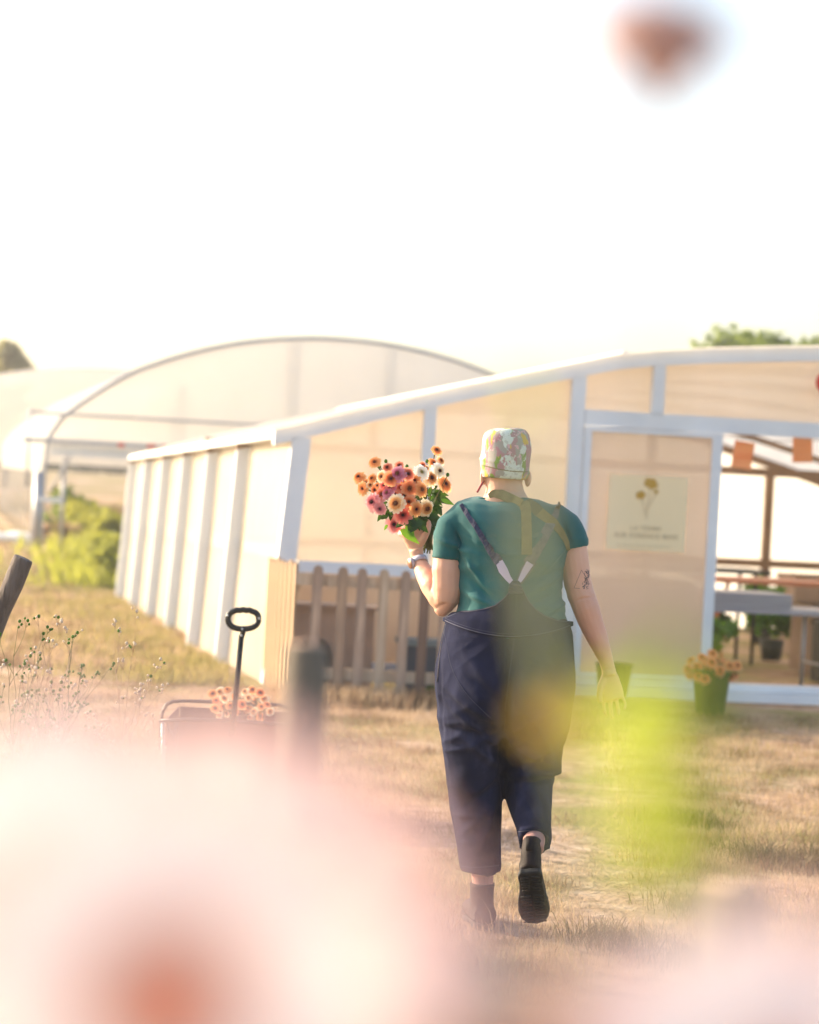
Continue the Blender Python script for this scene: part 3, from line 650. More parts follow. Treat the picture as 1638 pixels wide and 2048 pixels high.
woods = [M['wood'], mat('warm_wood', (.42, .28, .18), .8, (.24, .16, .12), 6, (3, 3, .35), bump=.3), M['wood'], M['woodlight'], M['wood'], mat('brown_wood', (.22, .13, .09), .8, (.13, .08, .06), 6, (3, 3, .35), bump=.3)]
for k, (a, b_) in enumerate(tops):
    q = P(a, b_, 15.6); mb = MB(); picket(mb, 0, 0, .064, q.z, lean=random.uniform(-.012, .006))
    o = mb.build('picket', woods[k % 6], fp); o.location = (q.x - px0.x, -.0, 0)
for z0 in (.735, .135):
    mb = MB(); mb.box((-.03, .012, z0), (1.28, .045, z0 + .075)); mb.build('fence_rail', M['woodlight'], fp)
fs = thing('picket_fence', (px0.x - .03, 15.66, 0), 'sunlit pale picket fence section running back to the greenhouse corner', 'fence')
for k in range(7):
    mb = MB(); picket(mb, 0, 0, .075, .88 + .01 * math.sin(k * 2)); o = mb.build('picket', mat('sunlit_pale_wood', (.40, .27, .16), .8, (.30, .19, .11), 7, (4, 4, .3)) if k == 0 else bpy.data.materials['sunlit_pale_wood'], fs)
    o.location = (-.036 * k - .0, .145 * k, 0); o.rotation_euler = (0, 0, R(104))
for z0 in (.73, .14):
    mb = MB(); mb.beam((.02, .02, z0), (-.21, .98, z0), .03, .06); mb.build('fence_rail', M['woodlight'], fs)

# kennel box with arched opening behind the fence
kb = thing('kennel', (0, 0, 0), 'tan kennel with dark arched opening behind the picket fence', 'kennel')
mb = MB(); W_, Hh, D_ = .52, .50, .3; ac, ar = .145, .105
pts = [(ac + ar*math.cos(a), .22 + ar*math.sin(a)) for a in np.linspace(math.pi, 0, 13)]
fr = [(ac - ar, .0)] + pts + [(ac + ar, 0.0)]
outer = [(0, 0), (0, Hh)] + [(W_*i/11, Hh) for i in range(1, 12)] + [(W_, 0)]
outer = [(0, 0)] + [(W_*i/(len(fr)-3), Hh) for i in range(len(fr)-2)] + [(W_, 0)]
mb.add([(a, 0, z) for a, z in fr] + [(a, 0, z) for a, z in outer], [(i, i+1, len(fr)+i+1, len(fr)+i) for i in range(len(fr)-1)])
mb.build('front', M['brownbox'], kb); mb = MB(); mb.box((0, .012, 0), (.012, D_, Hh)); mb.box((W_-.012, .012, 0), (W_, D_, Hh)); mb.box((.012, D_-.012, 0), (W_-.012, D_, Hh)); mb.build('walls', M['brownbox'], kb)
mb = MB(); mb.box((-.02, -.03, Hh), (W_+.02, D_+.02, Hh + .02)); mb.build('roof', M['brownbox'], kb)
mb = MB(); mb.box((.02, .02, .004), (W_-.02, D_-.02, .012)); mb.build('floor', M['dark'], kb)
kb.location = (P(632, 1300, 16.0).x - .145, 15.98, 0)
kb.scale = (1, 1, 1.15)
sb = thing('storage_box', (0, 0, 0), 'dark storage box with grey lid behind the fence beside the woman', 'storage box')
mb = MB(); mb.box((0, 0, 0), (.62, .3, .33)); mb.build('body', M['slate'], sb); mb = MB(); mb.box((-.015, -.015, .333), (.635, .315, .372)); mb.build('lid', mat('grey_lid', (.16, .19, .19), .5), sb)
at(sb, .88, -.52, 0)
t = thing('weed', GF(1.02, -.95), 'low green weed between the fence and the trouser leg', 'weed'); crown('foliage', (0, 0, .06), .1, 400, .022, M['leaf'], t, 77, .9)
mb = MB(); mb.tube([(0, 0, 0), (0, 0, .1)], .004, 5); mb.build('stem', M['stem'], t)

# ---------------------------------------------------------------- buckets by the door
def bucket(px, py, hh, r1, r0_, m, label, flowers=None):
    g = G(px, py); t = thing('bucket', g, label, 'bucket'); mb = MB(); n_ = 28
    mb.tube([(0, 0, 0), (0, 0, hh*.3), (0, 0, hh)], [r0_, r0_ + (r1-r0_)*.3, r1], n_, cap=False); mb.tube([(0, 0, hh), (0, 0, hh*.1)], [r1 - .006, r0_], n_, cap=False)
    mb.add([(r0_*math.cos(2*math.pi*k/n_), r0_*math.sin(2*math.pi*k/n_), .004) for k in range(n_)], [tuple(range(n_))])
    mb.build('body', m, t, True); mb = MB(); mb.tube([(r1*1.0*math.cos(a), r1*1.0*math.sin(a), hh) for a in np.linspace(0, 2*math.pi, 29)], .007, 6, ref=(0, 0, 1)); mb.build('rim', m, t, True)
    return t, g
t, g = bucket(1418, 1432, .30, .128, .095, M['greenpot'], 'green bucket full of orange flowers in front of the doorway')
bq = thing('flower_bunch', g + Vector((0, 0, .2)), 'orange and rust flowers standing in the green bucket', 'flowers')
for k in range(30):
    a = k * 2.4; q = .19 * math.sqrt(k / 30); kind = ['orange', 'salmon', 'peach', 'orange'][k % 4]
    o = put_flower(bq, kind, k % 2, g + Vector((q*math.cos(a), q*math.sin(a)*.8, .36 + .05*math.cos(k*1.7) - q*.35)), (math.cos(a)*q*4, math.sin(a)*q*4 - .7, .6), .044)
mb = MB()
for k in range(16): a = k * 2.4; q = .12*math.sqrt(k/16); mb.tube([g + Vector((q*.5*math.cos(a), q*.5*math.sin(a), .05)), g + Vector((q*math.cos(a), q*math.sin(a), .36))], .003, 5)
at_world(mb.build('stems', M['stem'], bq)); mb = MB()
for k in range(40): a = k * 2.4; leaf_geo(mb, g + Vector((.07*math.cos(a), .07*math.sin(a), .27)), (math.cos(a), math.sin(a), .5), .12, .035)
at_world(mb.build('leaves', M['leaf'], bq, True))
t, g = bucket(1225, 1405, .26, .128, .095, mat('dark_olive_bucket', (.045, .045, .02), .5), 'dark olive bucket by the door behind her hand')

# ---------------------------------------------------------------- garden cart
YC = 10.0
def PC(px, py, dy=0): return P(px, py, YC + dy)
ct = thing('garden_cart', (PC(460, 1440).x, YC + .3, 0), 'pull along garden cart with black tube rim and upright handle', 'cart')
def cpart(mb, name, m, sm=True, parent=None):
    o = mb.build(name, m, parent or ct, sm); o.matrix_parent_inverse = Matrix.Translation(-ct.location); return o
mb = MB(); a = PC(483, 1270); b_ = PC(464, 1475); mb.beam(a, b_, .021, .021, (0, 1, 0)); sh = cpart(mb, 'pull_shaft', M['black'])
gp = PC(486.5, 1239); mb = MB(); ring = []
for k in range(41):
    th = 2*math.pi*k/40; c_, s_ = math.cos(th), math.sin(th); e = 2.6
    x = .0635 * math.copysign(abs(c_)**(2/e), c_); z = .039 * math.copysign(abs(s_)**(2/e), s_)
    x *= (1 - .12 * (s_ < 0) * abs(s_))
    ring.append(gp + RI * x + UP * (z + (.0015*math.cos(40*x*6) if s_ > .8 else 0)))
mb.tube(ring, [(.011, .0128)] * 41, 10, ref=(0, 1, 0), cap=False)
mb.tube([gp - UP*.03, gp - UP*.05, PC(483, 1275)], [.015, .011, .0115], 10); gr = cpart(mb, 'handle_grip', M['black'])
for (x, y) in ((455, 1231), (518, 1237), (484.5, 1258), (483, 1271)):
    mb = MB(); q = PC(x, y, -.012); mb.ell(q, (.0045, .003, .0045), nu=10, nv=6); cpart(mb, 'rivet', M['rivet'])
# tube frame
X0, X1 = PC(326, 1440).x, PC(600, 1440).x; zr = .42
def rtube(pts, r, name, m=M['darkmetal']):
    mb = MB(); mb.tube(pts, r, 8, ref=(.3, 1, .2)); return cpart(mb, name, m)
p1, p2 = PC(322, 1452, .0), PC(322, 1425, .0)
rtube([PC(320, 1500, .55), PC(322, 1445, .55), PC(325, 1425, .55), PC(333, 1410, .55), PC(345, 1404, .55), PC(370, 1402.5, .55), PC(420, 1404.5, .55), PC(560, 1411, .55), PC(590, 1420, .55), PC(600, 1450, .55)], .008, 'back_hoop')
rtube([PC(322, 1443, .0), PC(380, 1440), PC(445, 1442), PC(600, 1452)], .009, 'rim_tube')
rtube([PC(322, 1443, 0), PC(321, 1443, .55)], .009, 'rim_tube'); rtube([PC(600, 1452, 0), PC(598, 1452, .55)], .009, 'rim_tube')
for x in (326, 352, 590):
    rtube([PC(x, 1444), PC(x + 2, 1600)], .009, 'upright_tube', M['steel'] if x == 326 else M['darkmetal'])
rtube([PC(334, 1446), PC(356, 1500)], .006, 'brace_tube'); rtube([PC(356, 1446), PC(338, 1500)], .006, 'brace_tube')
mb = MB(); mb.box((X0 + .02, YC + .01, .16), (X1 - .02, YC + .015, .40)); mb.box((X0 + .02, YC + .54, .16), (X1 - .02, YC + .545, .40)); mb.box((X0+.02, YC+.015, .155), (X1-.02, YC+.54, .16)); mb.box((X0+.012, YC+.02, .16), (X0+.017, YC+.54, .40)); mb.box((X1-.017, YC+.02, .16), (X1-.012, YC+.54, .40))
cpart(mb, 'fabric_tub', mat('maroon_cart_fabric', (.12, .05, .05), .8), False)
for (x, y) in ((X0 + .1, YC + .03), (X1 - .1, YC + .03), (X0 + .1, YC + .52), (X1 - .1, YC + .52)):
    mb = MB(); mb.tube([(x, y - .02, .085), (x, y + .02, .085)], .085, 20, ref=(0, 0, 1)); wl = cpart(mb, 'wheel', M['black'])
# flowers riding in the cart
cb = thing('flower_bunch', (PC(476, 1440).x, YC + .25, .25), 'peach and orange zinnias standing in the garden cart', 'flowers')
rr = random.Random(3)
for k, (x, y) in enumerate([(425,1388),(440,1384),(455,1380),(432,1402),(448,1398),(470,1392),(490,1384),(505,1380),(520,1386),(497,1396),(512,1402),(528,1398),(430,1418),(445,1414),(452,1428),(495,1418),(508,1424),(522,1414),(534,1410),(500,1436),(520,1434),(438,1432),(470,1425),(484,1410),(540,1424),(460,1412)]):
    put_flower(cb, ['peach', 'cream', 'peach', 'orange', 'cream'][k % 5], k % 2, P(x, y, YC + .2 + rr.uniform(-.08, .1)), (rr.uniform(-.6, .6), -.8, rr.uniform(0, .9)), rr.uniform(.019, .026))
mb = MB()
for k in range(22):
    a = P(rr.uniform(428, 535), rr.uniform(1395, 1430), YC + .26); mb.tube([a, Vector((a.x*.9 + cb.location.x*.1, YC + .26, .17))], .0025, 5)
    leaf_geo(mb, a - Vector((0, 0, .03)), (rr.uniform(-1, 1), rr.uniform(-.5, .5), .3), .07, .022)
at_world(mb.build('stems', M['stem'], cb))

# ---------------------------------------------------------------- leaning post, weeds on the left
a, b_ = P(48, 1116, 8.0), P(-28, 1296, 8.0); d = (b_ - a).normalized(); b2 = a + d * 1.02
mb = MB(); n_ = 14; pts = [a + d * (1.35 * k / n_) for k in range(n_ + 1)]
mb.tube(pts, [.0335 + .002 * math.sin(k * 1.9) for k in range(n_ + 1)], 18, ref=(0, 1, 0))
lp = thing('wooden_post', (pts[-1].x, pts[-1].y, 0), 'dark weathered round post leaning into the left edge', 'post')
at_world(link('pole', remesh(mb, .006, 2, disp=lambda c_, nn: .003 * noise.noise(Vector((c_.x*20, c_.y*20, c_.z*5)))), M['bark'], lp))
def weed(x, y, h_, seed, green, label, spread=.18, n=7):
    r_ = random.Random(seed); t = thing('dry_weed', (x, y, gz(x, y)), label, 'weed', 'branching seed weeds by the leaning post'); st = MB(); hd = MB(); hp = MB()
    def seed(q, r0_, nu):
        k = len(st.f); st.ell(q, (r0_, r0_, r0_*1.1), nu=nu, nv=5); c_ = 1 if r_.random() < green else 2
        st.mi[k:] = [c_] * (len(st.f) - k)
    def br(p, d_, L_, rad, lv):
        pts = [p]; q = p.copy(); dd = d_.copy()
        for k in range(5): dd = (dd + Vector((r_.uniform(-.16, .16), r_.uniform(-.16, .16), .04))).normalized(); q = q + dd * (L_/5); pts.append(q.copy())
        st.tube(pts, [rad * (1 - .1*k) for k in range(6)], 5)
        if lv == 0:
            seed(q, .0055, 7)
            for _ in range(r_.randint(1, 3)):
                q2 = q + Vector((r_.uniform(-.018, .018), r_.uniform(-.012, .012), r_.uniform(-.02, .01))); seed(q2, .004, 6); st.tube([pts[-2], q2], rad*.6, 4)
            return
        for k in range(r_.randint(2, 4)):
            i = r_.randint(2, 5); nd = (dd + Vector((r_.uniform(-.55, .55), r_.uniform(-.5, .5), r_.uniform(0, .5)))).normalized(); br(pts[i], nd, L_ * r_.uniform(.35, .6), rad*.7, lv - 1)
    for k in range(n): br(Vector((r_.uniform(-.05, .05), r_.uniform(-.05, .05), 0)), Vector((r_.uniform(-spread, spread)*2, r_.uniform(-spread, spread), 1)).normalized(), h_ * r_.uniform(.5, .75), .0020, 2)
    st.build('seeding_stalks', [M['stem'] if green > .5 else M['dry'], M['leaf'], M['pale']], t, True)
for k, (px, pt, Y, gr_, lab, sp, n) in enumerate([(18, 1262, 7.9, .9, 'tall green seed weed against the leaning post', .1, 5), (78, 1236, 8.1, .75, 'green and buff seed weed right of the post', .1, 5), (40, 1330, 7.6, .3, 'sprawling brown seed weed at the left edge', .2, 6),
        (118, 1290, 8.0, .35, 'thin brown weed arching to the right', .3, 4), (205, 1300, 8.2, .15, 'single pale stalk topped with cream seed heads', .06, 2), (232, 1335, 8.2, .0, 'short pale stalk beside the cream topped one', .06, 2), (0, 1360, 7.2, .2, 'dry weed lowest at the left edge', .4, 6)]):
    q = P(px, pt, Y); weed(q.x, Y, q.z * .97, 50 + k, gr_, lab, sp, n)

# ================================================================== THE WOMAN
Y0 = 7.8
def V(px, py, dy=0): return P(px, py, Y0 + dy)
def pxm(a, dy=0): return a / F * (Y0 + dy)
def rings(mb, rs, n=20, horiz=True, ref=(1, 0, 0)):      # rs: (px,py,dy,half width px, half depth m)
    mb.tube([V(r[0], r[1], r[2]) for r in rs], [(pxm(r[3], r[2]), r[4]) for r in rs], n, ref=ref, horiz=horiz)
wm = thing('person', (V(995, 1860).x, Y0, 0), 'woman walking away in teal shirt and denim dungarees holding zinnias', 'person')
def wpart(me_or_mb, name, m, parent=None, sm=True):
    o = me_or_mb.build(name, m, parent or wm, sm) if isinstance(me_or_mb, MB) else link(name, me_or_mb, m, parent or wm)
    o.matrix_parent_inverse = Matrix.Translation(-wm.location) if (parent is None) else Matrix.Identity(4); return o
# ---- body: one continuous skin surface
mb = MB()
hc = V(1011, 912, .01)
mb.ell(hc, (.071, .088, .082), nu=24, nv=16)                                   # cranium
mb.ell(V(1011, 955, .045), (.058, .060, .062))                                # jaw and cheeks
mb.ell(V(1011, 978, .085), (.028, .028, .026))                                # chin
mb.ell(V(1011, 935, .112), (.011, .018, .020)); mb.ell(V(1011, 958, .098), (.024, .012, .010)); mb.ell(V(1011, 918, .092), (.045, .014, .010))
for s_, ex in ((-1, 966), (1, 1056)):
    mb.ell(V(ex, 953 + (4 if s_ > 0 else 0), .01), (.010, .020, .028), Matrix.Rotation(s_ * .25, 3, 'Z'))
rings(mb, [(1010, 935, .015, 37, .055), (1008, 965, .012, 36.5, .056), (1010, 980, .008, 38, .056), (1013, 996, 0, 46, .058), (1015, 1012, 0, 78, .06), (1016, 1032, 0, 96, .07)])
rings(mb, [(1016, 1015, 0, 90, .06), (1018, 1050, 0, 100, .085), (1020, 1100, 0, 96, .10), (1020, 1160, 0, 92, .11), (1018, 1230, 0, 100, .12), (1012, 1330, 0, 118, .13), (1010, 1400, .0, 112, .125), (1008, 1440, 0, 90, .11)])
# left arm (bent, holding the flowers)
LA = [(930, 1040, 0, 25), (907, 1062, 0, 27), (898, 1100, 0, 29.5), (896, 1140, 0, 33), (896, 1175, .0, 32), (893, 1200, .0, 26.5), (888, 1220, .01, 15)]
def limb(mb, L_, n=16, k=1.0): mb.tube([V(a, b_, c_) for a, b_, c_, r_ in L_], [pxm(r_, c_) * k for a, b_, c_, r_ in L_], n)
limb(mb, LA)
limb(mb, [(890, 1212, .0, 18), (880, 1196, .02, 23.5), (864, 1172, .05, 23), (850, 1148, .09, 19.5), (840, 1128, .12, 15), (835, 1114, .135, 13.5), (832, 1100, .14, 15)])
mb.ell(V(884, 1217, .01), (.026, .026, .026))
# right arm hanging
limb(mb, [(1105, 1042, 0, 25), (1132, 1062, 0, 26), (1146, 1095, 0, 28), (1150, 1130, 0, 28.5), (1155, 1165, 0, 27.5), (1162, 1190, 0, 27.5), (1171, 1214, .0, 27), (1180, 1240, .01, 25.5), (1191, 1268, .015, 22.5), (1201, 1292, .02, 19), (1210, 1315, .025, 15.5), (1216, 1334, .03, 13.5), (1219, 1350, .03, 15)])
# right hand: palm turned back, fingers curling
mb.tube([V(1217, 1342, .03), V(1219, 1355, .03), V(1222, 1375, .032), V(1225, 1392, .03), V(1227, 1400, .026)], [(.021, .014), (.030, .015), (.037, .0155), (.038, .0145), (.034, .012)], 14)
fing = [((1209, 1391), (1207, 1408), (1209, 1422), (1213, 1431), .0068), ((1220.5, 1395), (1221, 1413), (1222.5, 1427), (1225, 1436), .0070), ((1232, 1394), (1235, 1410), (1237, 1422), (1237, 1430), .0067), ((1242, 1388), (1248, 1400), (1251, 1410), (1249, 1418), .0060)]
for f_ in fing:
    p_ = [V(f_[0][0], f_[0][1] - 6, .03), V(*f_[0], .030), V(*f_[1], .024), V(*f_[2], .010), V(*f_[3], -.006)]
    mb.tube(p_, [f_[4]*1.1, f_[4]*1.08, f_[4]*1.0, f_[4]*.95, f_[4]*.75], 10)
mb.tube([V(1210, 1358, .03), V(1202, 1372, .02), V(1199, 1386, .012), V(1200, 1399, .006), V(1202, 1406, .004)], [.015, .0125, .0105, .0095, .007], 10)
# left hand around the stems
mb.tube([V(833, 1108, .14), V(831, 1096, .145), V(828, 1080, .15), V(825, 1066, .155), V(824, 1058, .16)], [(.020, .016), (.025, .018), (.033, .019), (.037, .017), (.034, .012)], 14)
for k, (x, y) in enumerate(((803, 1068), (806, 1058), (813, 1049), (823, 1043))):
    r_ = .0082 - .0005 * abs(k - 2); mb.tube([V(x + 10, y + 8, .15), V(x - 2, y + 1, .165), V(x - 5, y - 6, .195), V(x + 8, y - 9, .232), V(x + 25, y - 5, .24), V(x + 34, y + 1, .225)], [r_*1.25, r_*1.15, r_*1.05, r_, r_*.95, r_*.7], 10)
mb.tube([V(838, 1090, .14), V(848, 1076, .135), V(855, 1062, .14), V(858, 1049, .155), V(857, 1041, .175)], [.0145, .0125, .0105, .0095, .007], 10)
# lower legs inside trousers and boots
limb(mb, [(945, 1400, 0, 60), (948, 1500, .02, 46), (958, 1590, .03, 40), (964, 1660, .04, 34), (965, 1730, .03, 20), (965, 1790, .02, 14)])
limb(mb, [(1070, 1400, 0, 60), (1064, 1470, .05, 48), (1060, 1535, .10, 38), (1064, 1600, -.02, 34), (1069, 1655, -.14, 24), (1068, 1700, -.23, 20)])
BF = []
for (a0, a1, wd, am) in [((1148, 1199), (1186, 1191), .0035, -.004), ((1170, 1186), (1186, 1190), .003, -.003), ((1160, 1192), (1184, 1188), .012, .003), ((863, 1140), (864, 1180), .004, -.004), ((975, 980), (1045, 982), .003, -.003), ((1206, 1340), (1226, 1338), .003, -.002), ((870, 1215), (895, 1205), .006, -.003)]:
    q0, q1 = V(*a0), V(*a1); L_ = (q1-q0).length; BF.append(((q0.x+q1.x)/2, (q0.z+q1.z)/2, (q1.x-q0.x)/L_, (q1.z-q0.z)/L_, wd, L_/2, am))
def skinfold(c_, nn):
    q = .0012 * noise.noise(c_ * 40)
    if nn.y < .4:
        for (x, z, dx, dz, wd, L_, am) in BF:
            u = (c_.x - x)*dx + (c_.z - z)*dz; v_ = -(c_.x - x)*dz + (c_.z - z)*dx + .15*u*u/L_
            if abs(v_) < wd*3: q += am * math.exp(-(v_/wd)**2) * math.exp(-(u/L_)**4)
    return q
body = wpart(remesh(mb, .0036, 3, .5, skinfold), 'body', M['skin'])

# ---- shirt
def ridge(c_, ax, az, ka, kb, s, a):                    # long soft ridges running along direction (ax, az)
    u = c_.x*ax + c_.z*az; v_ = -c_.x*az + c_.z*ax
    w_ = .35 * noise.noise(Vector((u*4 + s, v_*6, c_.y*5)))
    q = 1 - abs(noise.noise(Vector((u*ka, v_*kb + w_*2, s + c_.y*3)))) * 2.2
    return a * max(q, 0) ** 2.5
def fold(c_, s, k=(9, 9, 14), a=.004): return a * noise.noise(Vector((c_.x*k[0], c_.y*k[1] + s, c_.z*k[2])))
mb = MB()
TOR = [(1016, 996, .012, 60, .052), (1016, 1002, .01, 84, .068), (1016, 1010, .004, 106, .082), (1017, 1024, 0, 113, .100), (1018, 1045, 0, 116, .118), (1022, 1070, 0, 114, .128), (1026, 1100, 0, 112, .132), (1022, 1130, 0, 107, .136), (1019, 1160, 0, 103, .140), (1019, 1190, 0, 103, .145), (1021, 1215, 0, 107, .150), (1021, 1240, 0, 115, .157), (1018, 1265, 0, 122, .163), (1016, 1285, 0, 123, .165)]
rings(mb, TOR, 28)
limb(mb, [(955, 1024, 0, 22), (925, 1035, 0, 31), (905, 1055, 0, 34), (898.5, 1085, 0, 34), (897, 1108, 0, 35), (896.5, 1118, 0, 36)], 18)
limb(mb, [(1075, 1024, 0, 22), (1108, 1032, 0, 29), (1130, 1050, 0, 32), (1138, 1072, 0, 34), (1142, 1090, 0, 34), (1144, 1098, 0, 34)], 18)
def shirtfold(c_, nn):
    q = fold(c_, 0, (7, 7, 6), .006) + fold(c_, 5, (16, 10, 12), .0045)
    for (x, z, dx, dz, wd, L_, am) in SF:
        u = (c_.x - x) * dx + (c_.z - z) * dz; v_ = -(c_.x - x) * dz + (c_.z - z) * dx
        if abs(v_) < wd*3 and nn.y < .5: q += 2.0 * am * math.exp(-(v_/wd)**2) * math.exp(-(u/L_)**2)
    q += ridge(c_, .95, -.3 if c_.x < V(1016, 1100).x else .3, 4, 18, 1.7, .007) * min(1, max(0, (V(1016, 1060).z - c_.z) / .08) + .25)
    return q
def pv(px, py): q = V(px, py); return q.x, q.z
SF = []
for (a0, a1, wd, am) in [((880, 1080), (960, 1110), .008, .005), ((930, 1150), (985, 1200), .010, -.006), ((925, 1180), (1000, 1215), .008, .006), ((930, 1110), (960, 1160), .008, .006), ((1115, 1150), (1060, 1180), .009, .006),
        ((1120, 1180), (1060, 1205), .008, -.005), ((1130, 1090), (1090, 1130), .009, .006), ((925, 1095), (905, 1050), .006, -.006), ((1140, 1090), (1125, 1050), .006, -.006), ((940, 1060), (1000, 1100), .010, .004), ((1085, 1060), (1045, 1110), .01, .003), ((1125, 1205), (1090, 1225), .007, .006), ((1118, 1140), (1075, 1150), .006, -.005)]:
    x0, z0 = pv(*a0); x1, z1 = pv(*a1); L_ = math.hypot(x1-x0, z1-z0); SF.append(((x0+x1)/2, (z0+z1)/2, (x1-x0)/L_, (z1-z0)/L_, wd, L_/2, am))
sm_ = remesh(mb, .0065, 7, .5, shirtfold); shirt = wpart(sm_, 'shirt', M['shirt'])
def bvh(me): return BVHTree.FromPolygons([v.co.copy() for v in me.vertices], [tuple(p.vertices) for p in me.polygons])
BS = bvh(sm_)
# ---- dungarees: hips and legs
mb = MB()
rings(mb, [(1016, 1228, 0, 112, .150), (1016, 1238, 0, 124, .163), (1016, 1262, -.004, 130, .172), (1013, 1295, -.008, 134.5, .182), (1010, 1340, -.016, 139, .192), (1009, 1380, -.018, 138, .190), (1008, 1420, -.012, 134, .178), (1006, 1455, 0, 118, .155), (1005, 1480, 0, 80, .12)], 28)
rings(mb, [(946, 1380, -.005, 72, .165), (943, 1440, .0, 69, .155), (945, 1500, .01, 61, .135), (948, 1560, .02, 55, .12), (953, 1615, .03, 50, .112), (959, 1685, .035, 45, .10), (962, 1730, .035, 42, .095), (963.5, 1742, .035, 42, .094)], 22)
rings(mb, [(1072, 1380, -.005, 75, .165), (1069, 1440, .01, 70, .16), (1064, 1490, .035, 64, .145), (1062, 1530, .05, 59, .13), (1061, 1560, .04, 50, .13)], 22)
mb.tube([V(1056, 1545, .05), V(1058, 1575, .02), V(1062, 1610, -.03), V(1067, 1650, -.11), V(1069, 1672, -.155), V(1069.5, 1684, -.175)], [(pxm(51), .10), (pxm(50), .095), (pxm(44.5), .085), (pxm(36), .075), (pxm(33), .068), (pxm(32), .066)], 22)
BUTT = [(V(945, 1375).x, V(945, 1375).z, .075, .026), (V(1075, 1375).x, V(1075, 1375).z, .075, .026), (V(1062, 1480).x, V(1062, 1480).z, .05, .012)]
PF = []
for (a0, a1, wd, am) in [((1008, 1440), (900, 1370), .014, .006), ((1005, 1460), (905, 1450), .014, -.007), ((1000, 1490), (900, 1400), .012, .007), ((1000, 1530), (930, 1470), .013, .007), ((995, 1560), (940, 1600), .012, -.006),
        ((1009, 1300), (1006, 1490), .014, -.020), ((1025, 1450), (1100, 1400), .014, .006), ((1022, 1480), (1110, 1530), .012, .009), ((1030, 1530), (1115, 1500), .012, -.008), ((1040, 1545), (1119, 1545), .008, .012), ((1030, 1560), (1108, 1556), .009, -.010), ((1000, 1400), (940, 1340), .012, -.005),
        ((880, 1320), (885, 1480), .008, -.005), ((1140, 1300), (1135, 1440), .010, .005), ((985, 1600), (930, 1660), .014, .005), ((1070, 1580), (1090, 1650), .010, .005), ((1050, 1590), (1080, 1640), .009, -.005), ((1020, 1300), (1090, 1340), .014, .004), ((925, 1300), (985, 1360), .016, .004), ((960, 1690), (985, 1600), .01, .005)]:
    x0, z0 = pv(*a0); x1, z1 = pv(*a1); L_ = math.hypot(x1-x0, z1-z0); PF.append(((x0+x1)/2, (z0+z1)/2, (x1-x0)/L_, (z1-z0)/L_, wd, L_/2, am))
def pantfold(c_, nn):
    q = fold(c_, 1, (7, 6, 4), .008) + fold(c_, 7, (17, 12, 9), .004)
    sg = 1 if c_.x < V(1008, 1400).x else -1
    fz = min(1, max(0, -nn.y) * 1.3 + .12) * min(1, .35 + max(0, (V(1008, 1330).z - c_.z) * 4))
    q += fz * (ridge(c_, .8, .6*sg, 4, 14, 3.1, .0085) + ridge(c_, .25*sg, -.97, 3, 11, 9.4, .005))
    if nn.y < .3:
        for (bx, bz, br, ba) in BUTT: q += ba * math.exp(-((c_.x-bx)**2 + (c_.z-bz)**2*.8)/br**2)
    if nn.y < .5:
        for (x, z, dx, dz, wd, L_, am) in PF:
            u = (c_.x - x)*dx + (c_.z - z)*dz; v_ = -(c_.x - x)*dz + (c_.z - z)*dx
            if abs(v_) < wd*3: q += 2.2 * am * math.exp(-(v_/wd)**2) * math.exp(-(u/L_)**2)
    return q
pm_ = remesh(mb, .007, 6, .5, pantfold); pants = wpart(pm_, 'dungarees', M['denim']); BP = bvh(pm_)
# ---- bib at the back, its top edge curving up to the strap yoke
TOPC = [(884, 1236), (900, 1231), (920, 1222), (945, 1221), (968, 1217), (990, 1210), (1008, 1196), (1019, 1182), (1024, 1170), (1042, 1169), (1048, 1183), (1056, 1200), (1070, 1217), (1090, 1231), (1115, 1240), (1149, 1244)]
def topc(px):
    for (a, b_), (c_, d_) in zip(TOPC, TOPC[1:]):
        if a <= px <= c_: return b_ + (d_ - b_) * (px - a) / (c_ - a)
    return 1238
def seamc(px): return 1237 + 31 * math.sin(min(max((px - 884) / 264, 0), 1) * math.pi) ** .8 + (px - 884) * .035
def surf(px, py, off=0, trees=None):
    d_ = ray(px, py).normalized(); best = None
    for t_ in (trees or (BS, BP)):
        h_ = t_.ray_cast(Vector((0, 0, H)) , d_)
        if h_[0] is not None and (best is None or h_[0].y < best.y): best = h_[0]
    if best is None: return None
    return best - d_ * off
mb = MB(); xs = np.linspace(886, 1146, 68); nr = 16; grid = []
for x in xs:
    col = []; a, b_ = topc(x), seamc(x) + 3
    for j in range(nr):
        y = a + (b_ - a) * j / (nr - 1); s_ = surf(x, y, .0035); col.append(s_ if s_ is not None else V(x, y, -.02))
    grid.append(col)
# drape the cloth: average out the small shirt relief below it
ga = np.array([[tuple(p) for p in c_] for c_ in grid])
for _ in range(14):
    g2 = ga.copy(); g2[1:-1, 1:-1, 1] = np.minimum(ga[1:-1, 1:-1, 1], (ga[:-2, 1:-1, 1] + ga[2:, 1:-1, 1] + ga[1:-1, :-2, 1] + ga[1:-1, 2:, 1]) / 4); ga = g2
nx_ = len(xs); vs = [tuple(ga[i, j]) for i in range(nx_) for j in range(nr)]
# front wrap of the waistband around to the belly
mb.add(vs, [(i*nr+j, (i+1)*nr+j, (i+1)*nr+j+1, i*nr+j+1) for i in range(nx_-1) for j in range(nr-1)])
bib = wpart(solid(mb.mesh('bib'), .0024, 0), 'back_bib', M['denim'])
BB = bvh(bib.data)
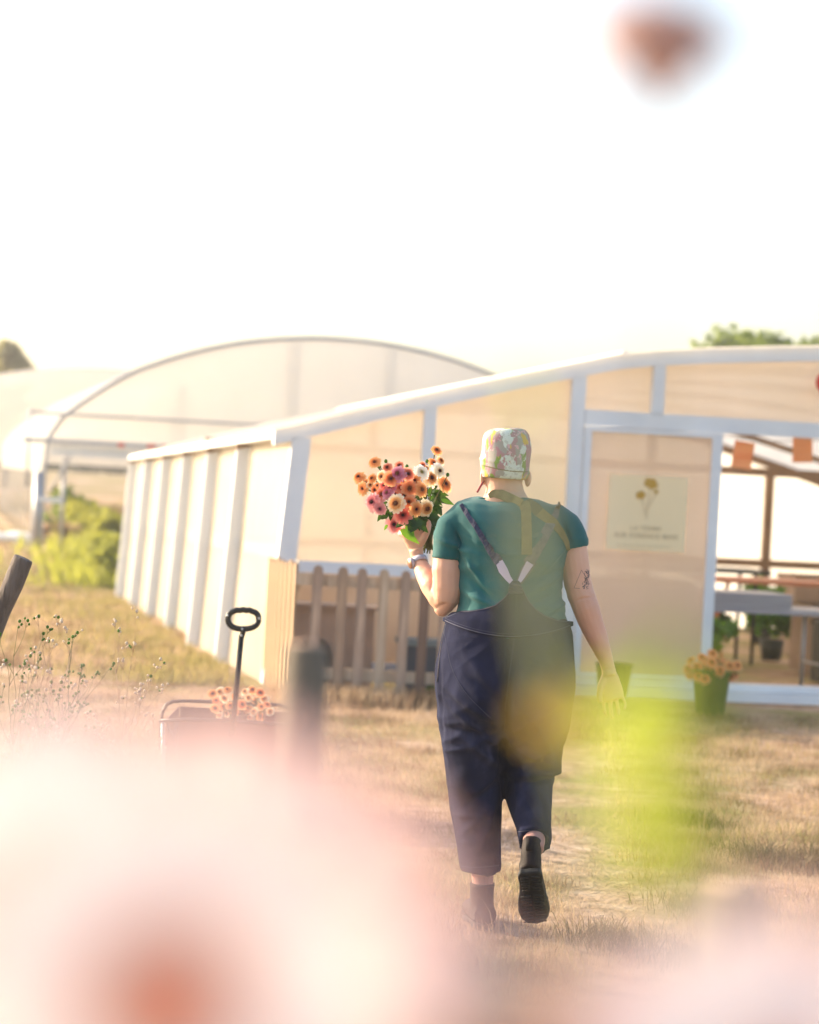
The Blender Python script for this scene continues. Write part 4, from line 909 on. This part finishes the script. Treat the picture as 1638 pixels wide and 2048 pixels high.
# stitches and seams as raised threads
def thread(pts, r_, name, m, trees, off=.001, n=40, parent=None):
    mb = MB(); out = []
    if 2 < len(pts) < 9: pts = fine(pts, 5)
    for i in range(len(pts) - 1):
        for k in range(max(2, n // (len(pts) - 1))):
            t_ = k / max(2, n // (len(pts) - 1)); x = pts[i][0] + (pts[i+1][0] - pts[i][0]) * t_; y = pts[i][1] + (pts[i+1][1] - pts[i][1]) * t_
            s_ = surf(x, y, off, trees)
            if s_ is not None: out.append(s_)
    if len(out) > 2: mb.tube(out, r_, 5); return wpart(mb, name, m)
alltr = (BS, BP, BB)
thread([(x, seamc(x)) for x in np.linspace(890, 1143, 40)], .0009, 'waist_seam', M['stitchlight'], alltr, n=80)
thread([(x, seamc(x) - 5) for x in np.linspace(890, 1143, 40)], .0005, 'waist_stitch', M['stitch'], alltr, n=80)
thread([(x, topc(x) + 1.0) for x in list(np.linspace(890, 1022, 30)) + list(np.linspace(1044, 1143, 24))], .0010, 'bib_edge_stitch', M['stitchlight'], (BB, BS), n=110)
thread([(1033, 1190), (1031, 1262)], .0006, 'centre_seam', M['stitch'], alltr); thread([(1030, 1270), (1020, 1340), (1010, 1420)], .0007, 'seat_seam', M['stitch'], (BP,))
thread([(885, 1245), (893, 1290), (905, 1340), (935, 1390), (985, 1440)], .0007, 'hip_seam', M['stitch'], (BP,))
thread([(891, 1248), (881, 1300), (874, 1365)], .0022, 'side_placket', M['denimfade'], (BP,))
thread([(1034, 1664), (1050, 1662), (1072, 1661), (1090, 1668), (1100, 1678)], .0006, 'hem_stitch', M['stitchlight'], (BP,)); thread([(925, 1733), (960, 1735), (1000, 1730)], .0006, 'hem_stitch', M['stitchlight'], (BP,))
# ---- straps
def ribbon(pts, ws, th, name, m, trees=(BS,), off=.004, n=30, roll=0, label=None):
    cs = []; wd = []
    L_ = len(pts) - 1
    for k in range(n + 1):
        t_ = k / n * L_; i = min(int(t_), L_ - 1); q = t_ - i; x = pts[i][0] + (pts[i+1][0]-pts[i][0])*q; y = pts[i][1] + (pts[i+1][1]-pts[i][1])*q
        s_ = surf(x, y, off, trees)
        if s_ is None: s_ = V(x, y, -.1) if not cs else Vector((V(x, y).x, cs[-1].y + .004, V(x, y).z))
        cs.append(s_); wd.append(pxm(ws[i] + (ws[i+1]-ws[i])*q) / 2)
    for _ in range(3): cs = [cs[0]] + [Vector((cs[i].x, (cs[i-1].y + cs[i].y*2 + cs[i+1].y)/4, cs[i].z)) for i in range(1, len(cs)-1)] + [cs[-1]]
    mb = MB(); vs = []
    for k, c_ in enumerate(cs):
        t_ = (cs[min(k+1, n)] - cs[max(k-1, 0)]).normalized(); nn = Vector((0, -1, .15)); sd_ = t_.cross(nn).normalized(); nn = sd_.cross(t_)
        for a, b_ in ((-1, -1), (-1, 1), (1, 1), (1, -1)): vs.append(c_ + sd_*(a*wd[k]) + nn*(b_*th/2 + roll*a*wd[k]*math.sin(k*1.1)))
    mb.add(vs, [(k*4+j, k*4+(j+1) % 4, (k+1)*4+(j+1) % 4, (k+1)*4+j) for k in range(n) for j in range(4)] + [(3,2,1,0), tuple(n*4+j for j in range(4))])
    o = wpart(mb, name, m, None, False)
    if label: o['label'] = label
    return o
ribbon([(922, 1009), (935, 1030), (952, 1054), (970, 1084), (984, 1106), (999, 1125)], [8, 9.5, 10, 11, 15, 19], .006, 'shoulder_strap', M['denimlight'], roll=.35, label='narrow twisted navy denim strap')
ribbon([(998, 1123), (1006, 1140), (1016, 1156), (1029, 1172)], [15, 18, 12, 7], .003, 'elastic_strap', M['elastic'], off=.006)
ribbon([(1117, 1007), (1111, 1030), (1100, 1050), (1085, 1080), (1068, 1110), (1055, 1128)], [8, 13, 19, 21, 21, 21], .005, 'shoulder_strap', M['denimfade'], label='wide faded grey denim strap')
ribbon([(1063, 1121), (1052, 1140), (1042, 1158), (1034, 1172)], [23, 21, 16, 8], .003, 'strap_lining', M['denimfade'], off=.005)
ribbon([(1060, 1126), (1051, 1141), (1042, 1157), (1035, 1170)], [15, 13, 9, 4], .003, 'elastic_strap', M['elastic'], off=.009)
ribbon([(1031, 1162), (1031, 1172), (1031, 1188)], [14, 24, 30], .010, 'yoke_patch', M['denimlight'], (BS, BB), off=.006, roll=.2)
# apron straps
ribbon([(978, 992), (988, 987), (1003, 989), (1022, 998), (1042, 1008)], [9, 15, 19, 20, 20], .004, 'apron_neck_strap', M['olive'], (BS, bvh(body.data)), off=.006)
ribbon([(1046, 1003), (1052, 1018), (1053, 1050), (1053.5, 1080), (1053.5, 1109)], [22, 20, 20, 20.5, 21], .004, 'apron_hanging_tail', M['olive'], off=.007)
ribbon([(1054, 1004), (1070, 1016), (1079, 1025)], [17, 22, 22], .009, 'apron_buckle', mat('olive_buckle', (.075, .065, .03), .4), off=.009)
ribbon([(1076, 1022), (1090, 1033), (1107, 1045), (1122, 1064), (1133, 1083), (1137, 1100)], [22, 20, 18, 14, 10, 7], .004, 'apron_side_strap', M['olive'], off=.010)
# collar line
mb = MB(); out = []
for k in range(21):
    x = 956 + (1076 - 956) * k / 20; s_ = surf(x, 996 + 2.5*math.sin(k/20*math.pi) - (.0), .001, (BS, bvh(body.data)) if k == 0 else (BS,)); 
    if s_ is not None: out.append(s_)
mb.tube(out, .0028, 6); wpart(mb, 'collar', M['shirt'])
# ---- cap
mb = MB()
CAP = [(1008, 957, .01, 45, .088), (1008.5, 950, .01, 48, .094), (1010, 936, .01, 50, .099), (1012, 915, .01, 50.5, .101), (1012.5, 895, .01, 50, .100), (1013, 880, .01, 48.5, .096), (1013.5, 868, .01, 45, .088), (1013.5, 860, .01, 38, .076), (1013.5, 856.5, .01, 26, .055), (1013.5, 855.5, .01, 8, .02)]
mb.tube([V(r_[0], r_[1], r_[2]) for r_ in CAP], [(pxm(r_[3]), r_[4]) for r_ in CAP], 36, cap=True)
# per vertex tilt so the rim is lower at the nape than at the face
cm = remesh(mb, .0045, 3, .5, lambda c_, nn: .004 * noise.noise(Vector((c_.x*14, c_.y*14, c_.z*22))) + (.003 * math.exp(-((c_.z - V(1012, 932).z + (c_.x - hc.x)*.25)/.004)**2)))
zc = V(1010, 950).z
for v in cm.vertices:
    if v.co.z < zc + .03: v.co.z += max(0, (v.co.y - Y0)) * .45 * min(1, (zc + .03 - v.co.z) / .03)
def capmat():
    m = bpy.data.materials.new('floral_cap_cotton'); m.use_nodes = True; t = m.node_tree; n = t.nodes; L = t.links.new; b = n['Principled BSDF']; b.inputs['Roughness'].default_value = .85
    tc = n.new('ShaderNodeTexCoord'); 
    def nz(sc, off, st=(1, 1, 1), d=2, rot=(0, .7, 0)):
        mp = n.new('ShaderNodeMapping'); mp.inputs['Location'].default_value = off; mp.inputs['Scale'].default_value = st; mp.inputs['Rotation'].default_value = rot; L(tc.outputs['Object'], mp.inputs[0])
        x = n.new('ShaderNodeTexNoise'); x.inputs['Scale'].default_value = sc; x.inputs['Detail'].default_value = d; L(mp.outputs[0], x.inputs[0]); return x.outputs[0]
    def step(i, a, w_=.02):
        r = n.new('ShaderNodeMapRange'); L(i, r.inputs[0]); r.inputs[1].default_value = a; r.inputs[2].default_value = a + w_; return r.outputs[0]
    def mix(f, a, b_):
        x = n.new('ShaderNodeMix'); x.data_type = 'RGBA'; L(f, x.inputs[0])
        for s_, i in ((a, 6), (b_, 7)):
            if isinstance(s_, tuple): x.inputs[i].default_value = (*s_, 1)
            else: L(s_, x.inputs[i])
        return x.outputs[2]
    c = mix(step(nz(30, (1, 2, 3), (1, 1, .5)), .50, .03), (.30, .28, .26), (.36, .17, .21))
    c = mix(step(nz(60, (4, 1, 0)), .62), c, (.58, .33, .36))
    c = mix(step(nz(22, (7, 3, 2), (1.2, 1, .45)), .57), c, (.16, .26, .035))
    c = mix(step(nz(26, (2.3, 7, 5), (1.3, 1, .5)), .61), c, (.58, .36, .05))
    c = mix(step(nz(19, (5.2, .3, 8.1), (1, 1, .8), 4), .545), c, mix(step(nz(90, (0, 0, 0)), .55), (.60, .66, .60), (.46, .50, .46)))
    L(c, b.inputs['Base Color']); return m
cap = wpart(cm, 'cap', capmat())
mb = MB(); out = []
BC = bvh(cm)
for k in range(25):
    x = 964 + 96 * k / 24; s_ = surf(x, 930 + 9*math.sin((k/24)*2.2) + (x - 964)*.06, .0005, (BC,))
    if s_ is not None: out.append(s_)
mb.tube(out, .0018, 6); wpart(mb, 'cap_seam', M['olive'])
# earrings
for (x, y, x2, y2, n_) in ((967, 962, 955, 983, 8), (1043, 972, 1045, 982, 3)):
    mb = MB(); a, b_ = V(x, y, .0), V(x2, y2, .0)
    for k in range(n_): mb.ell(a.lerp(b_, k / (n_ - 1)), (.0042, .0042, .0042), nu=8, nv=6)
    mb.tube([a, b_], .0012, 5); wpart(mb, 'earring', M['bead'])
# smart watch with plain strap
wc_ = V(839, 1123, .125); ax = (V(834, 1110, .138) - V(842, 1134, .11)).normalized(); mb = MB(); s_ = Vector((1, 0, 0)); s_ = (s_ - ax*s_.dot(ax)).normalized(); t_ = ax.cross(s_)
vs = []
for k in range(28):
    th = 2*math.pi*k/28
    for (rr_, hh) in ((.0262, -.009), (.0275, -.009), (.0275, .009), (.0262, .009)): vs.append(wc_ + s_*(math.cos(th)*rr_*.98) + t_*(math.sin(th)*rr_) + ax*hh)
mb.add(vs, [(k*4+j, k*4+(j+1) % 4, ((k+1) % 28)*4+(j+1) % 4, ((k+1) % 28)*4+j) for k in range(28) for j in range(4)]); wt = wpart(mb, 'watch_strap', M['watch'])
dd = (-s_*.92 - Vector((0, 1, 0))*.30).normalized(); mb = MB(); c_ = wc_ + dd*.027; mb.tube([c_, c_ + dd*.009], [.0185, .018], 24); wf = wpart(mb, 'watch_case', M['watch'])
mb = MB(); mb.tube([c_ + dd*.0092, c_ + dd*.0105], [.016, .0155], 24); wpart(mb, 'watch_face', M['rose'])
# tattoo on the right upper arm
BK = bvh(body.data); 
def ink(pts, r_):
    mb = MB(); out = []
    for (a, b_), (c2, d2) in zip(pts, pts[1:]):
        for k in range(6):
            q = surf(a + (c2-a)*k/5, b_ + (d2-b_)*k/5, .0001, (BK,))
            if q is not None: out.append(q)
    if len(out) > 2: mb.tube(out, r_, 4)
    return mb
mb = ink([(1148, 1176), (1163, 1140), (1175, 1160), (1178, 1168)], .0006)
m2 = ink([(1148, 1176), (1160, 1177)], .0006); mb.add(m2.v, m2.f)
ri = random.Random(5)
for k in range(64):
    t_ = ri.random(); cy_ = 1143 + 36 * t_; cx_ = 1172 + ri.uniform(-3, 6) - max(0, t_ - .45) * ri.uniform(0, 26); an0 = ri.uniform(-2.6, -.4); L_ = ri.uniform(2.5, 6)
    m2 = ink([(cx_ + L_*q*math.cos(an0), cy_ + L_*q*math.sin(an0)) for q in (0, .5, 1)], ri.uniform(.0004, .0011)); mb.add(m2.v, m2.f)
wpart(mb, 'tattoo', M['ink'])
# ---- socks and boots
mb = MB(); limb(mb, [(965, 1728, .03, 22.5), (965, 1750, .028, 22.5), (965, 1775, .022, 21), (965, 1795, .02, 17)], 18); wpart(remesh(mb, .005, 2), 'sock', M['sock'])
mb = MB(); limb(mb, [(1068, 1655, -.145, 21.5), (1068, 1675, -.185, 22), (1066, 1700, -.235, 21.5)], 18); wpart(remesh(mb, .005, 2), 'sock', M['sock'])
def footed(mb, pts, ref=(1, 0, 0)): mb.tube([p for p, a, b_ in pts], [(a, b_) for p, a, b_ in pts], 18, ref=ref)
# planted left boot: heel toward us, toe pointing away and slightly left
hl = V(968, 1858, -.02); hl.z = 0
def LB(dx, dy, z): return Vector((hl.x + dx - dy*.12, hl.y + dy, z))
mb = MB()
footed(mb, [(LB(-.006, .05, .150), .041, .050), (LB(-.005, .052, .12), .039, .050), (LB(-.003, .055, .085), .038, .052), (LB(.002, .055, .05), .041, .058), (LB(.002, .055, .028), .042, .060)])
mb.tube([LB(.004, .01, .05), LB(0, .08, .048), LB(0, .15, .045), LB(0, .21, .042), LB(0, .25, .036)], [(.038, .034), (.042, .045), (.045, .040), (.046, .030), (.03, .018)], 18)
lb = wpart(remesh(mb, .005, 4), 'boot', M['boot'])
def sole_mb(fn, th=.022):
    mb = MB(); prof = [(-.004, .030), (.02, .039), (.06, .036), (.10, .038), (.15, .047), (.20, .050), (.24, .043), (.265, .026), (.272, .008)]
    vs = []
    for (y, w_) in prof:
        z0 = 0.0 if y < .085 or y > .105 else .006
        for a, z in ((-1, z0), (1, z0), (1, th), (-1, th)): vs.append(fn(a*w_, y, z))
    n_ = len(prof); mb.add(vs, [(k*4+j, k*4+(j+1) % 4, (k+1)*4+(j+1) % 4, (k+1)*4+j) for k in range(n_-1) for j in range(4)] + [(3,2,1,0), tuple((n_-1)*4+j for j in range(4))])
    return mb
wpart(remesh(sole_mb(lambda x, y, z: LB(x, y - .005, z + .002)), .004, 3), 'sole', M['sole'])
mb = MB(); mb.beam(LB(-.003, .022, .14), LB(-.003, .024, .185), .018, .004, (0, 1, 0)); wpart(mb, 'pull_tab', M['boot'])
# raised right boot: sole turned toward us, toe down
hp_, tp_ = V(1060, 1752, -.30), V(1073, 1862, -.17)
ex = (tp_ - hp_).normalized(); upv = Vector((0, 1, .62)); upv = (upv - ex*upv.dot(ex)).normalized(); sx_ = upv.cross(ex).normalized()
def RB(x, y, z): return hp_ + ex*((y) * .80 - .012) + sx_*x + upv*z
wpart(remesh(sole_mb(RB, .020), .0035, 2, disp=None), 'sole', M['sole'])
mb = MB()
for k in range(15):
    y = .018 + k*.0165
    if .085 < y < .105: continue
    w_ = (.030 if y < .085 else .036)
    for s_ in (-1, 1):
        a, b_ = RB(s_*.004, y, -.0025), RB(s_*w_, y + .006, -.0025); mb.beam(a, b_, .005, .003, tuple(upv))
wpart(mb, 'sole_tread', M['sole'])
mb = MB()
mb.tube([RB(0, .012, .03), RB(0, .07, .045), RB(0, .13, .045), RB(0, .19, .038), RB(0, .24, .028), RB(0, .262, .022)], [(.034, .022), (.037, .035), (.042, .032), (.044, .024), (.036, .016), (.02, .010)], 18, ref=tuple(sx_))
sp = [RB(.0, .045, .045), RB(0, .03, .07), V(1062, 1728, -.245), V(1062, 1706, -.235), V(1064, 1688, -.222), V(1065, 1680, -.215)]
mb.tube(sp, [(.036, .045), (.035, .046), (.034, .045), (.032, .043), (.031, .040), (.030, .039)], 18)
wpart(remesh(mb, .0045, 4), 'boot', M['boot'])
mb = MB(); mb.beam(V(1059, 1702, -.282), V(1059, 1673, -.262), .022, .004, (0, 1, 0)); wpart(mb, 'pull_tab', M['boot'])

# ================================================================== BOUQUET
bo = thing('bouquet', V(843, 1060, .16), 'bouquet of peach, pink and cream zinnias held up in her left hand', 'bouquet')
def Z6(zx, zy, Y): return P(670 + zx/6.3, 870 + zy/6.3, Y)
FL = [(500,345,80,'peach'),(300,530,75,'peach'),(350,675,75,'peach'),(465,545,55,'peach'),(445,630,50,'cream'),(505,690,62,'orange'),(590,525,72,'cream'),(660,410,62,'salmon'),(810,390,60,'salmon'),(790,490,92,'mauve'),(705,550,95,'orange'),
 (705,640,85,'mauve'),(590,745,78,'salmon'),(480,845,108,'pink'),(565,930,78,'pink'),(655,730,72,'mauve'),(825,670,62,'salmon'),(750,745,62,'orange'),(935,675,98,'orange'),(920,490,76,'salmon'),(1005,575,74,'peach'),(1090,685,88,'peach'),(1090,470,92,'white'),
 (1205,545,102,'cream'),(1305,450,88,'white'),(1235,350,60,'peach'),(1280,195,66,'peach'),(1335,325,60,'cream'),(1100,385,50,'salmon'),(1390,620,102,'peach'),(770,865,112,'cream'),(935,840,82,'orange'),(1020,935,86,'peach'),(1150,925,102,'cream'),(855,1010,104,'coral'),(745,1125,104,'pink'),
 (870,580,58,'peach'),(540,640,60,'peach'),(865,770,70,'orange'),(385,600,55,'peach'),(1150,420,45,'cream'),(620,640,66,'coral')]
rr = random.Random(12); stems = MB()
base = V(850, 1052, .21)
for k, (zx, zy, r_, kind) in enumerate(FL):
    dx, dy = (zx - 850)/600, (640 - zy)/500; Yf = Y0 + (.10 if zy < 800 else .055) + .16*(dx*dx + dy*dy*.5) + rr.uniform(-.02, .02) + (.03 if r_ < 65 else 0)
    p = Z6(zx, zy, Yf); nrm = (dx*.9 + rr.uniform(-.42, .42), -1, dy*.45 + .25 + rr.uniform(-.32, .42))
    v_ = 0 if (zx, zy) == (1090, 470) else (1 if kind == 'white' else k % 2 + (2 if k % 3 == 0 else 0)); put_flower(bo, kind, v_, p, nrm, pxm(r_/6.3, .2)*1.3*rr.uniform(.94, 1.05))
    back = p - Vector(nrm).normalized() * .02
    stems.tube([back, back.lerp(base, .5) + Vector((0, .02, .01)), base + Vector((rr.uniform(-.012, .012), rr.uniform(-.012, .012), 0))], .0022, 5)
for k in range(26):
    a = 670 + rr.uniform(1150, 1215)/6.3; bt = Z6(rr.uniform(1090, 1240), rr.uniform(1380, 1500), Y0 + .16 + rr.uniform(-.02, .03)); stems.tube([base + Vector((rr.uniform(-.015, .02), rr.uniform(-.02, .01), .01)), Z6(rr.uniform(1130, 1240), 1200, Y0 + .17 + rr.uniform(-.02, .02)), bt], .0026, 5)
for (zx, zy) in ((560, 400), (905, 395), (1160, 330), (640, 330), (1420, 500)):
    q = Z6(zx, zy, Y0 + .22); stems.tube([q, q.lerp(base, .5) + Vector((0, .02, .01)), base], .0015, 5); bm = MB(); bm.ell(q, (.006, .006, .007), nu=10, nv=8); at_world(bm.build('bud', M['leaf'], bo, True))
at_world(stems.build('stems', M['stem'], bo, True))
lv = MB()
for (x, y, x2, y2, w_) in [(1240,760,1500,875,.028),(1210,830,1340,860,.03),(1250,880,1350,1010,.028),(1200,700,1290,640,.025),(970,750,1160,800,.03),(1100,1000,1330,1040,.025),(1230,1000,1300,900,.02)]:
    a, b_ = Z6(x, y, Y0+.27), Z6(x2, y2, Y0+.25); leaf_geo(lv, a, b_ - a, (b_-a).length, w_, (0, -1, .3), .08)
for k in range(34):
    x, y = rr.uniform(850, 1230), rr.uniform(980, 1190); a = Z6(x, y, Y0 + rr.uniform(.16, .22)); leaf_geo(lv, a, (rr.uniform(-1, 1), rr.uniform(-.2, .4), rr.uniform(-.9, .3)), rr.uniform(.035, .06), .024, (0, -1, .3), .2)
for k in range(11):
    x, y = rr.uniform(850, 1120), rr.uniform(1030, 1130); a = Z6(x, y, Y0 + rr.uniform(.09, .125)); leaf_geo(lv, a, (rr.uniform(-.8, 1), -.1, rr.uniform(-.9, -.1)), rr.uniform(.04, .055), .022, (0, -1, .3), .15)
for k in range(16):
    x, y = rr.uniform(560, 760), rr.uniform(860, 1060); a = Z6(x, y, Y0 + rr.uniform(.14, .2)); leaf_geo(lv, a, (rr.uniform(-1, .6), -.2, rr.uniform(-.7, .4)), rr.uniform(.025, .04), .016, (0, -1, .3), .2)
for k in range(12):
    x, y = rr.uniform(1180, 1300), rr.uniform(700, 980); a = Z6(x, y, Y0 + rr.uniform(.27, .30)); leaf_geo(lv, a, (rr.uniform(-.4, 1), -.2, rr.uniform(-.9, .6)), rr.uniform(.03, .05), .018, (0, -1, .3), .2)
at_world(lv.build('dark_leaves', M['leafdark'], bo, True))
lv = MB()
for (x, y, x2, y2, w_) in [(830,1190,1065,1370,.026),(900,1130,1000,1290,.024),(660,1130,620,1200,.010),(1340,810,1505,880,.014),(1200,660,1180,780,.012)]:
    a, b_ = Z6(x, y, Y0+.11), Z6(x2, y2, Y0+.09); leaf_geo(lv, a, b_ - a, (b_-a).length, w_, (0, -1, .2), .06)
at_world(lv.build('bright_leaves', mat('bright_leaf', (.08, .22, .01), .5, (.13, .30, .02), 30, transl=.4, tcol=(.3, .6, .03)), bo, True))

# ================================================================== NEAR FOREGROUND, far out of focus
def stake(px, py, Y, w_, label):
    q = P(px, py, Y); t = thing('wooden_stake', (q.x, Y, 0), label, 'stake'); mb = MB()
    mb.tube([(0, 0, 0), (0, 0, q.z*.5), (.002, 0, q.z - .004), (.002, 0, q.z)], [w_/2, w_/2*1.02, w_/2, w_/2*.9], 20); mb.build('pole', M['postfg'], t, True)
    mb = MB(); mb.tube([(.002, 0, q.z + .0005), (.002, 0, q.z + .002)], w_*.44, 20); mb.build('cut_top', M['wood'], t, True)
stake(612, 1292, 2.6, .047, 'blurred dark stake rising from the pink blooms in front of the fence')
stake(1466, 1775, 1.9, .052, 'blurred thick stake at the lower right behind the pale bloom')
def fgflower(px, py, Y, r_, kind, var, nrm, label, stemdx=0, ztop=True):
    p = P(px, py, Y); t = thing('zinnia_plant', (p.x + stemdx, Y + .02, 0), label, 'flower', 'zinnias close to the camera')
    n_ = Vector(nrm).normalized(); put_flower(t, kind, var, p, n_, r_)
    b_ = p - n_*.03; mb = MB(); mb.tube([b_ + n_*.02, b_ - n_*.01, Vector((p.x + stemdx*.3, Y + .03, p.z - .15)), Vector((p.x + stemdx, Y + .02, p.z*.5)), Vector((p.x + stemdx, Y + .02, 0))], [.006, .0035, .003, .0035, .004], 8); at_world(mb.build('stem', M['stemfg'], t, True))
    mb = MB(); mb.ell(b_ + n_*.016, (.0055, .0055, .008), n_.to_track_quat('Z', 'Y').to_matrix()); at_world(mb.build('calyx', M['calyx'], t, True)); return t
fgflower(335, 2000, .46, .053, 'blush', 0, (.0, -1, .25), 'huge blurred blush zinnia with orange centre at lower left')
fgflower(650, 1960, .52, .047, 'blush', 1, (.3, -.8, .5), 'blurred pale pink zinnia right of the orange centred bloom')
fgflower(40, 1740, .52, .048, 'blush', 1, (-.3, -.8, .5), 'blurred white pink zinnia at the left edge')
fgflower(420, 1600, .56, .036, 'blush', 1, (0, -.7, .7), 'blurred pink zinnia behind the top of the orange centred bloom')
fgflower(590, 1740, .55, .040, 'blush', 1, (.2, -.8, .5), 'blurred pale pink zinnia in front of the thin stake')
fgflower(180, 1960, .50, .046, 'blush', 1, (-.1, -.8, .5), 'blurred whitish zinnia left of the orange centred bloom')
fgflower(790, 2130, .50, .042, 'blush', 1, (.3, -.8, .5), 'blurred salmon edged zinnia low between the two pink masses')
fgflower(1580, 2240, .48, .052, 'blush', 1, (.1, -.8, .5), 'blurred blush zinnia at the lower right corner')
fgflower(1370, 2270, .52, .044, 'blush', 1, (-.2, -.8, .5), 'blurred pale zinnia in front of the lower right stake')
fgflower(1120, 2270, .50, .040, 'cream', 0, (-.1, -.8, .5), 'blurred cream zinnia below the bottom edge left of the corner')
# tall thin stalk with a cup shaped dusty head, rising into the sky
YS = .82
ts = thing('zinnia_plant', P(1335, 1900, YS).xy.to_3d(), 'tall blurred stalk with a dusty pink cup shaped head in the sky', 'flower', 'zinnias close to the camera')
pts = [P(1322, 190, YS), P(1318, 420, YS), P(1312, 800, YS), P(1318, 1150, YS), P(1330, 1500, YS), P(1338, 1900, YS)]; pts.append(Vector((pts[-1].x, YS, 0)))
mb = MB(); mb.tube(pts, [.0010, .0006, .0006, .0008, .0012, .0018, .003], 8); at_world(mb.build('stem', M['stemfg'], ts, True))
mb = MB(); mb.tube([P(1322, 240, YS), P(1322, 190, YS), P(1322, 120, YS), P(1322, 45, YS)], [.001, .007, .0165, .025], 20); at_world(mb.build('calyx', mat('pink_brown_calyx', (.60, .44, .43), .8, transl=.45, tcol=(.80, .60, .58)), ts, True))
put_flower(ts, 'dusty', 1, P(1322, 55, YS), (0, 0, 1), .031, 'flower_head')
YB = .55
tb_ = thing('flower_bud', P(1600, 1900, YB).xy.to_3d(), 'faint peach bud far out of focus near the right edge of the sky', 'bud')
pts = [P(1600, 480, YB), P(1603, 800, YB), P(1610, 1400, YB)]; pts.append(Vector((pts[-1].x, YB, 0))); mb = MB(); mb.tube(pts, [.0003, .0003, .0004, .0015], 6); at_world(mb.build('stem', M['stemfg'], tb_, True))
mb = MB(); mb.ell(P(1600, 480, YB), (.0035, .0035, .005)); at_world(mb.build('bud', mat('peach_bud', (.85, .68, .45), .7, transl=.4), tb_, True))
YL = .64
tl = thing('leafy_stalk', P(1320, 1900, YL).xy.to_3d(), 'blurred lime leaved stalk over the grass right of the woman', 'plant')
pts = [P(1318, 1330, YL), P(1326, 1500, YL), P(1335, 1700, YL), P(1340, 1950, YL)]; pts.append(Vector((pts[-1].x, YL, 0)))
mb = MB(); mb.tube(pts, [.0008, .0015, .002, .002, .003], 8); at_world(mb.build('stem', M['stemfg'], tl, True))
mb = MB()
for (x, y, x2, y2, w_) in [(1320,1370,1190,1440,.016),(1325,1450,1180,1500,.016),(1328,1520,1215,1640,.017),(1330,1420,1430,1380,.014),(1330,1500,1450,1540,.014),(1332,1600,1440,1700,.018),(1335,1680,1280,1790,.015),(1335,1640,1240,1700,.013),(1322,1350,1350,1290,.010),(1335,1720,1440,1770,.013)]:
    a, b_ = P(x, y, YL), P(x2, y2, YL - .015); leaf_geo(mb, a, b_ - a, (b_-a).length*1.05, w_*.72, (0, -1, .2), .08)
at_world(mb.build('leaves', M['leaffg'], tl, True))
# second, leaning stalk: a long narrow leafy stem passing in front of the shirt
Y2 = .82
t2_ = thing('leafy_stalk', P(1180, 1900, Y2).xy.to_3d(), 'blurred olive stalk passing before the right half of the woman', 'plant')
pts = [P(1062, 800, Y2), P(1064, 960, Y2), P(1068, 1120, Y2), P(1080, 1280, Y2), P(1100, 1400, Y2), P(1140, 1560, Y2), P(1170, 1800, Y2)]; pts.append(Vector((pts[-1].x, Y2, 0)))
mb = MB(); mb.tube(pts, [(.0015, .001), (.0038, .0015), (.0050, .002), (.0042, .002), (.0028, .002), (.002, .002), (.002, .002), (.003, .003)], 10); at_world(mb.build('stem', mat('pale_olive_stem', (.34, .36, .24), .6, transl=.4, tcol=(.52, .54, .34)), t2_, True))
mb = MB()
for (x, y, x2, y2, w_, m_) in [(1100,1420,1165,1450,.020,0),(1098,1400,1130,1480,.022,0)]:
    a, b_ = P(x, y, Y2), P(x2, y2, Y2 - .01); leaf_geo(mb, a, b_ - a, (b_-a).length*1.1, w_, (0, -1, .2), .05)
at_world(mb.build('yellow_leaves', M['leafyellow'], t2_, True))
mb = MB()
for (x, y, x2, y2, w_) in [(1060,820,1040,760,.004),(1090,1340,1180,1370,.006)]:
    a, b_ = P(x, y, Y2), P(x2, y2, Y2 - .01); leaf_geo(mb, a, b_ - a, (b_-a).length*1.1, w_, (0, -1, .2), .05)
at_world(mb.build('green_leaves', M['leaffg'], t2_, True))

# ---------------------------------------------------------------- air
HZ = 0.0013
mb = MB(); mb.box((-320, -8, -2), (320, 330, 14)); hm = bpy.data.materials.new('warm_haze'); hm.use_nodes = True; n = hm.node_tree.nodes
n.remove(n['Principled BSDF']); pvn = n.new('ShaderNodeVolumePrincipled'); pvn.inputs['Color'].default_value = (.95, .93, .90, 1); pvn.inputs['Density'].default_value = HZ; pvn.inputs['Anisotropy'].default_value = .5
hm.node_tree.links.new(pvn.outputs[0], n['Material Output'].inputs['Volume']); tag(mb.build('haze', hm), 'warm thin evening haze over the field', 'haze', kind='stuff')
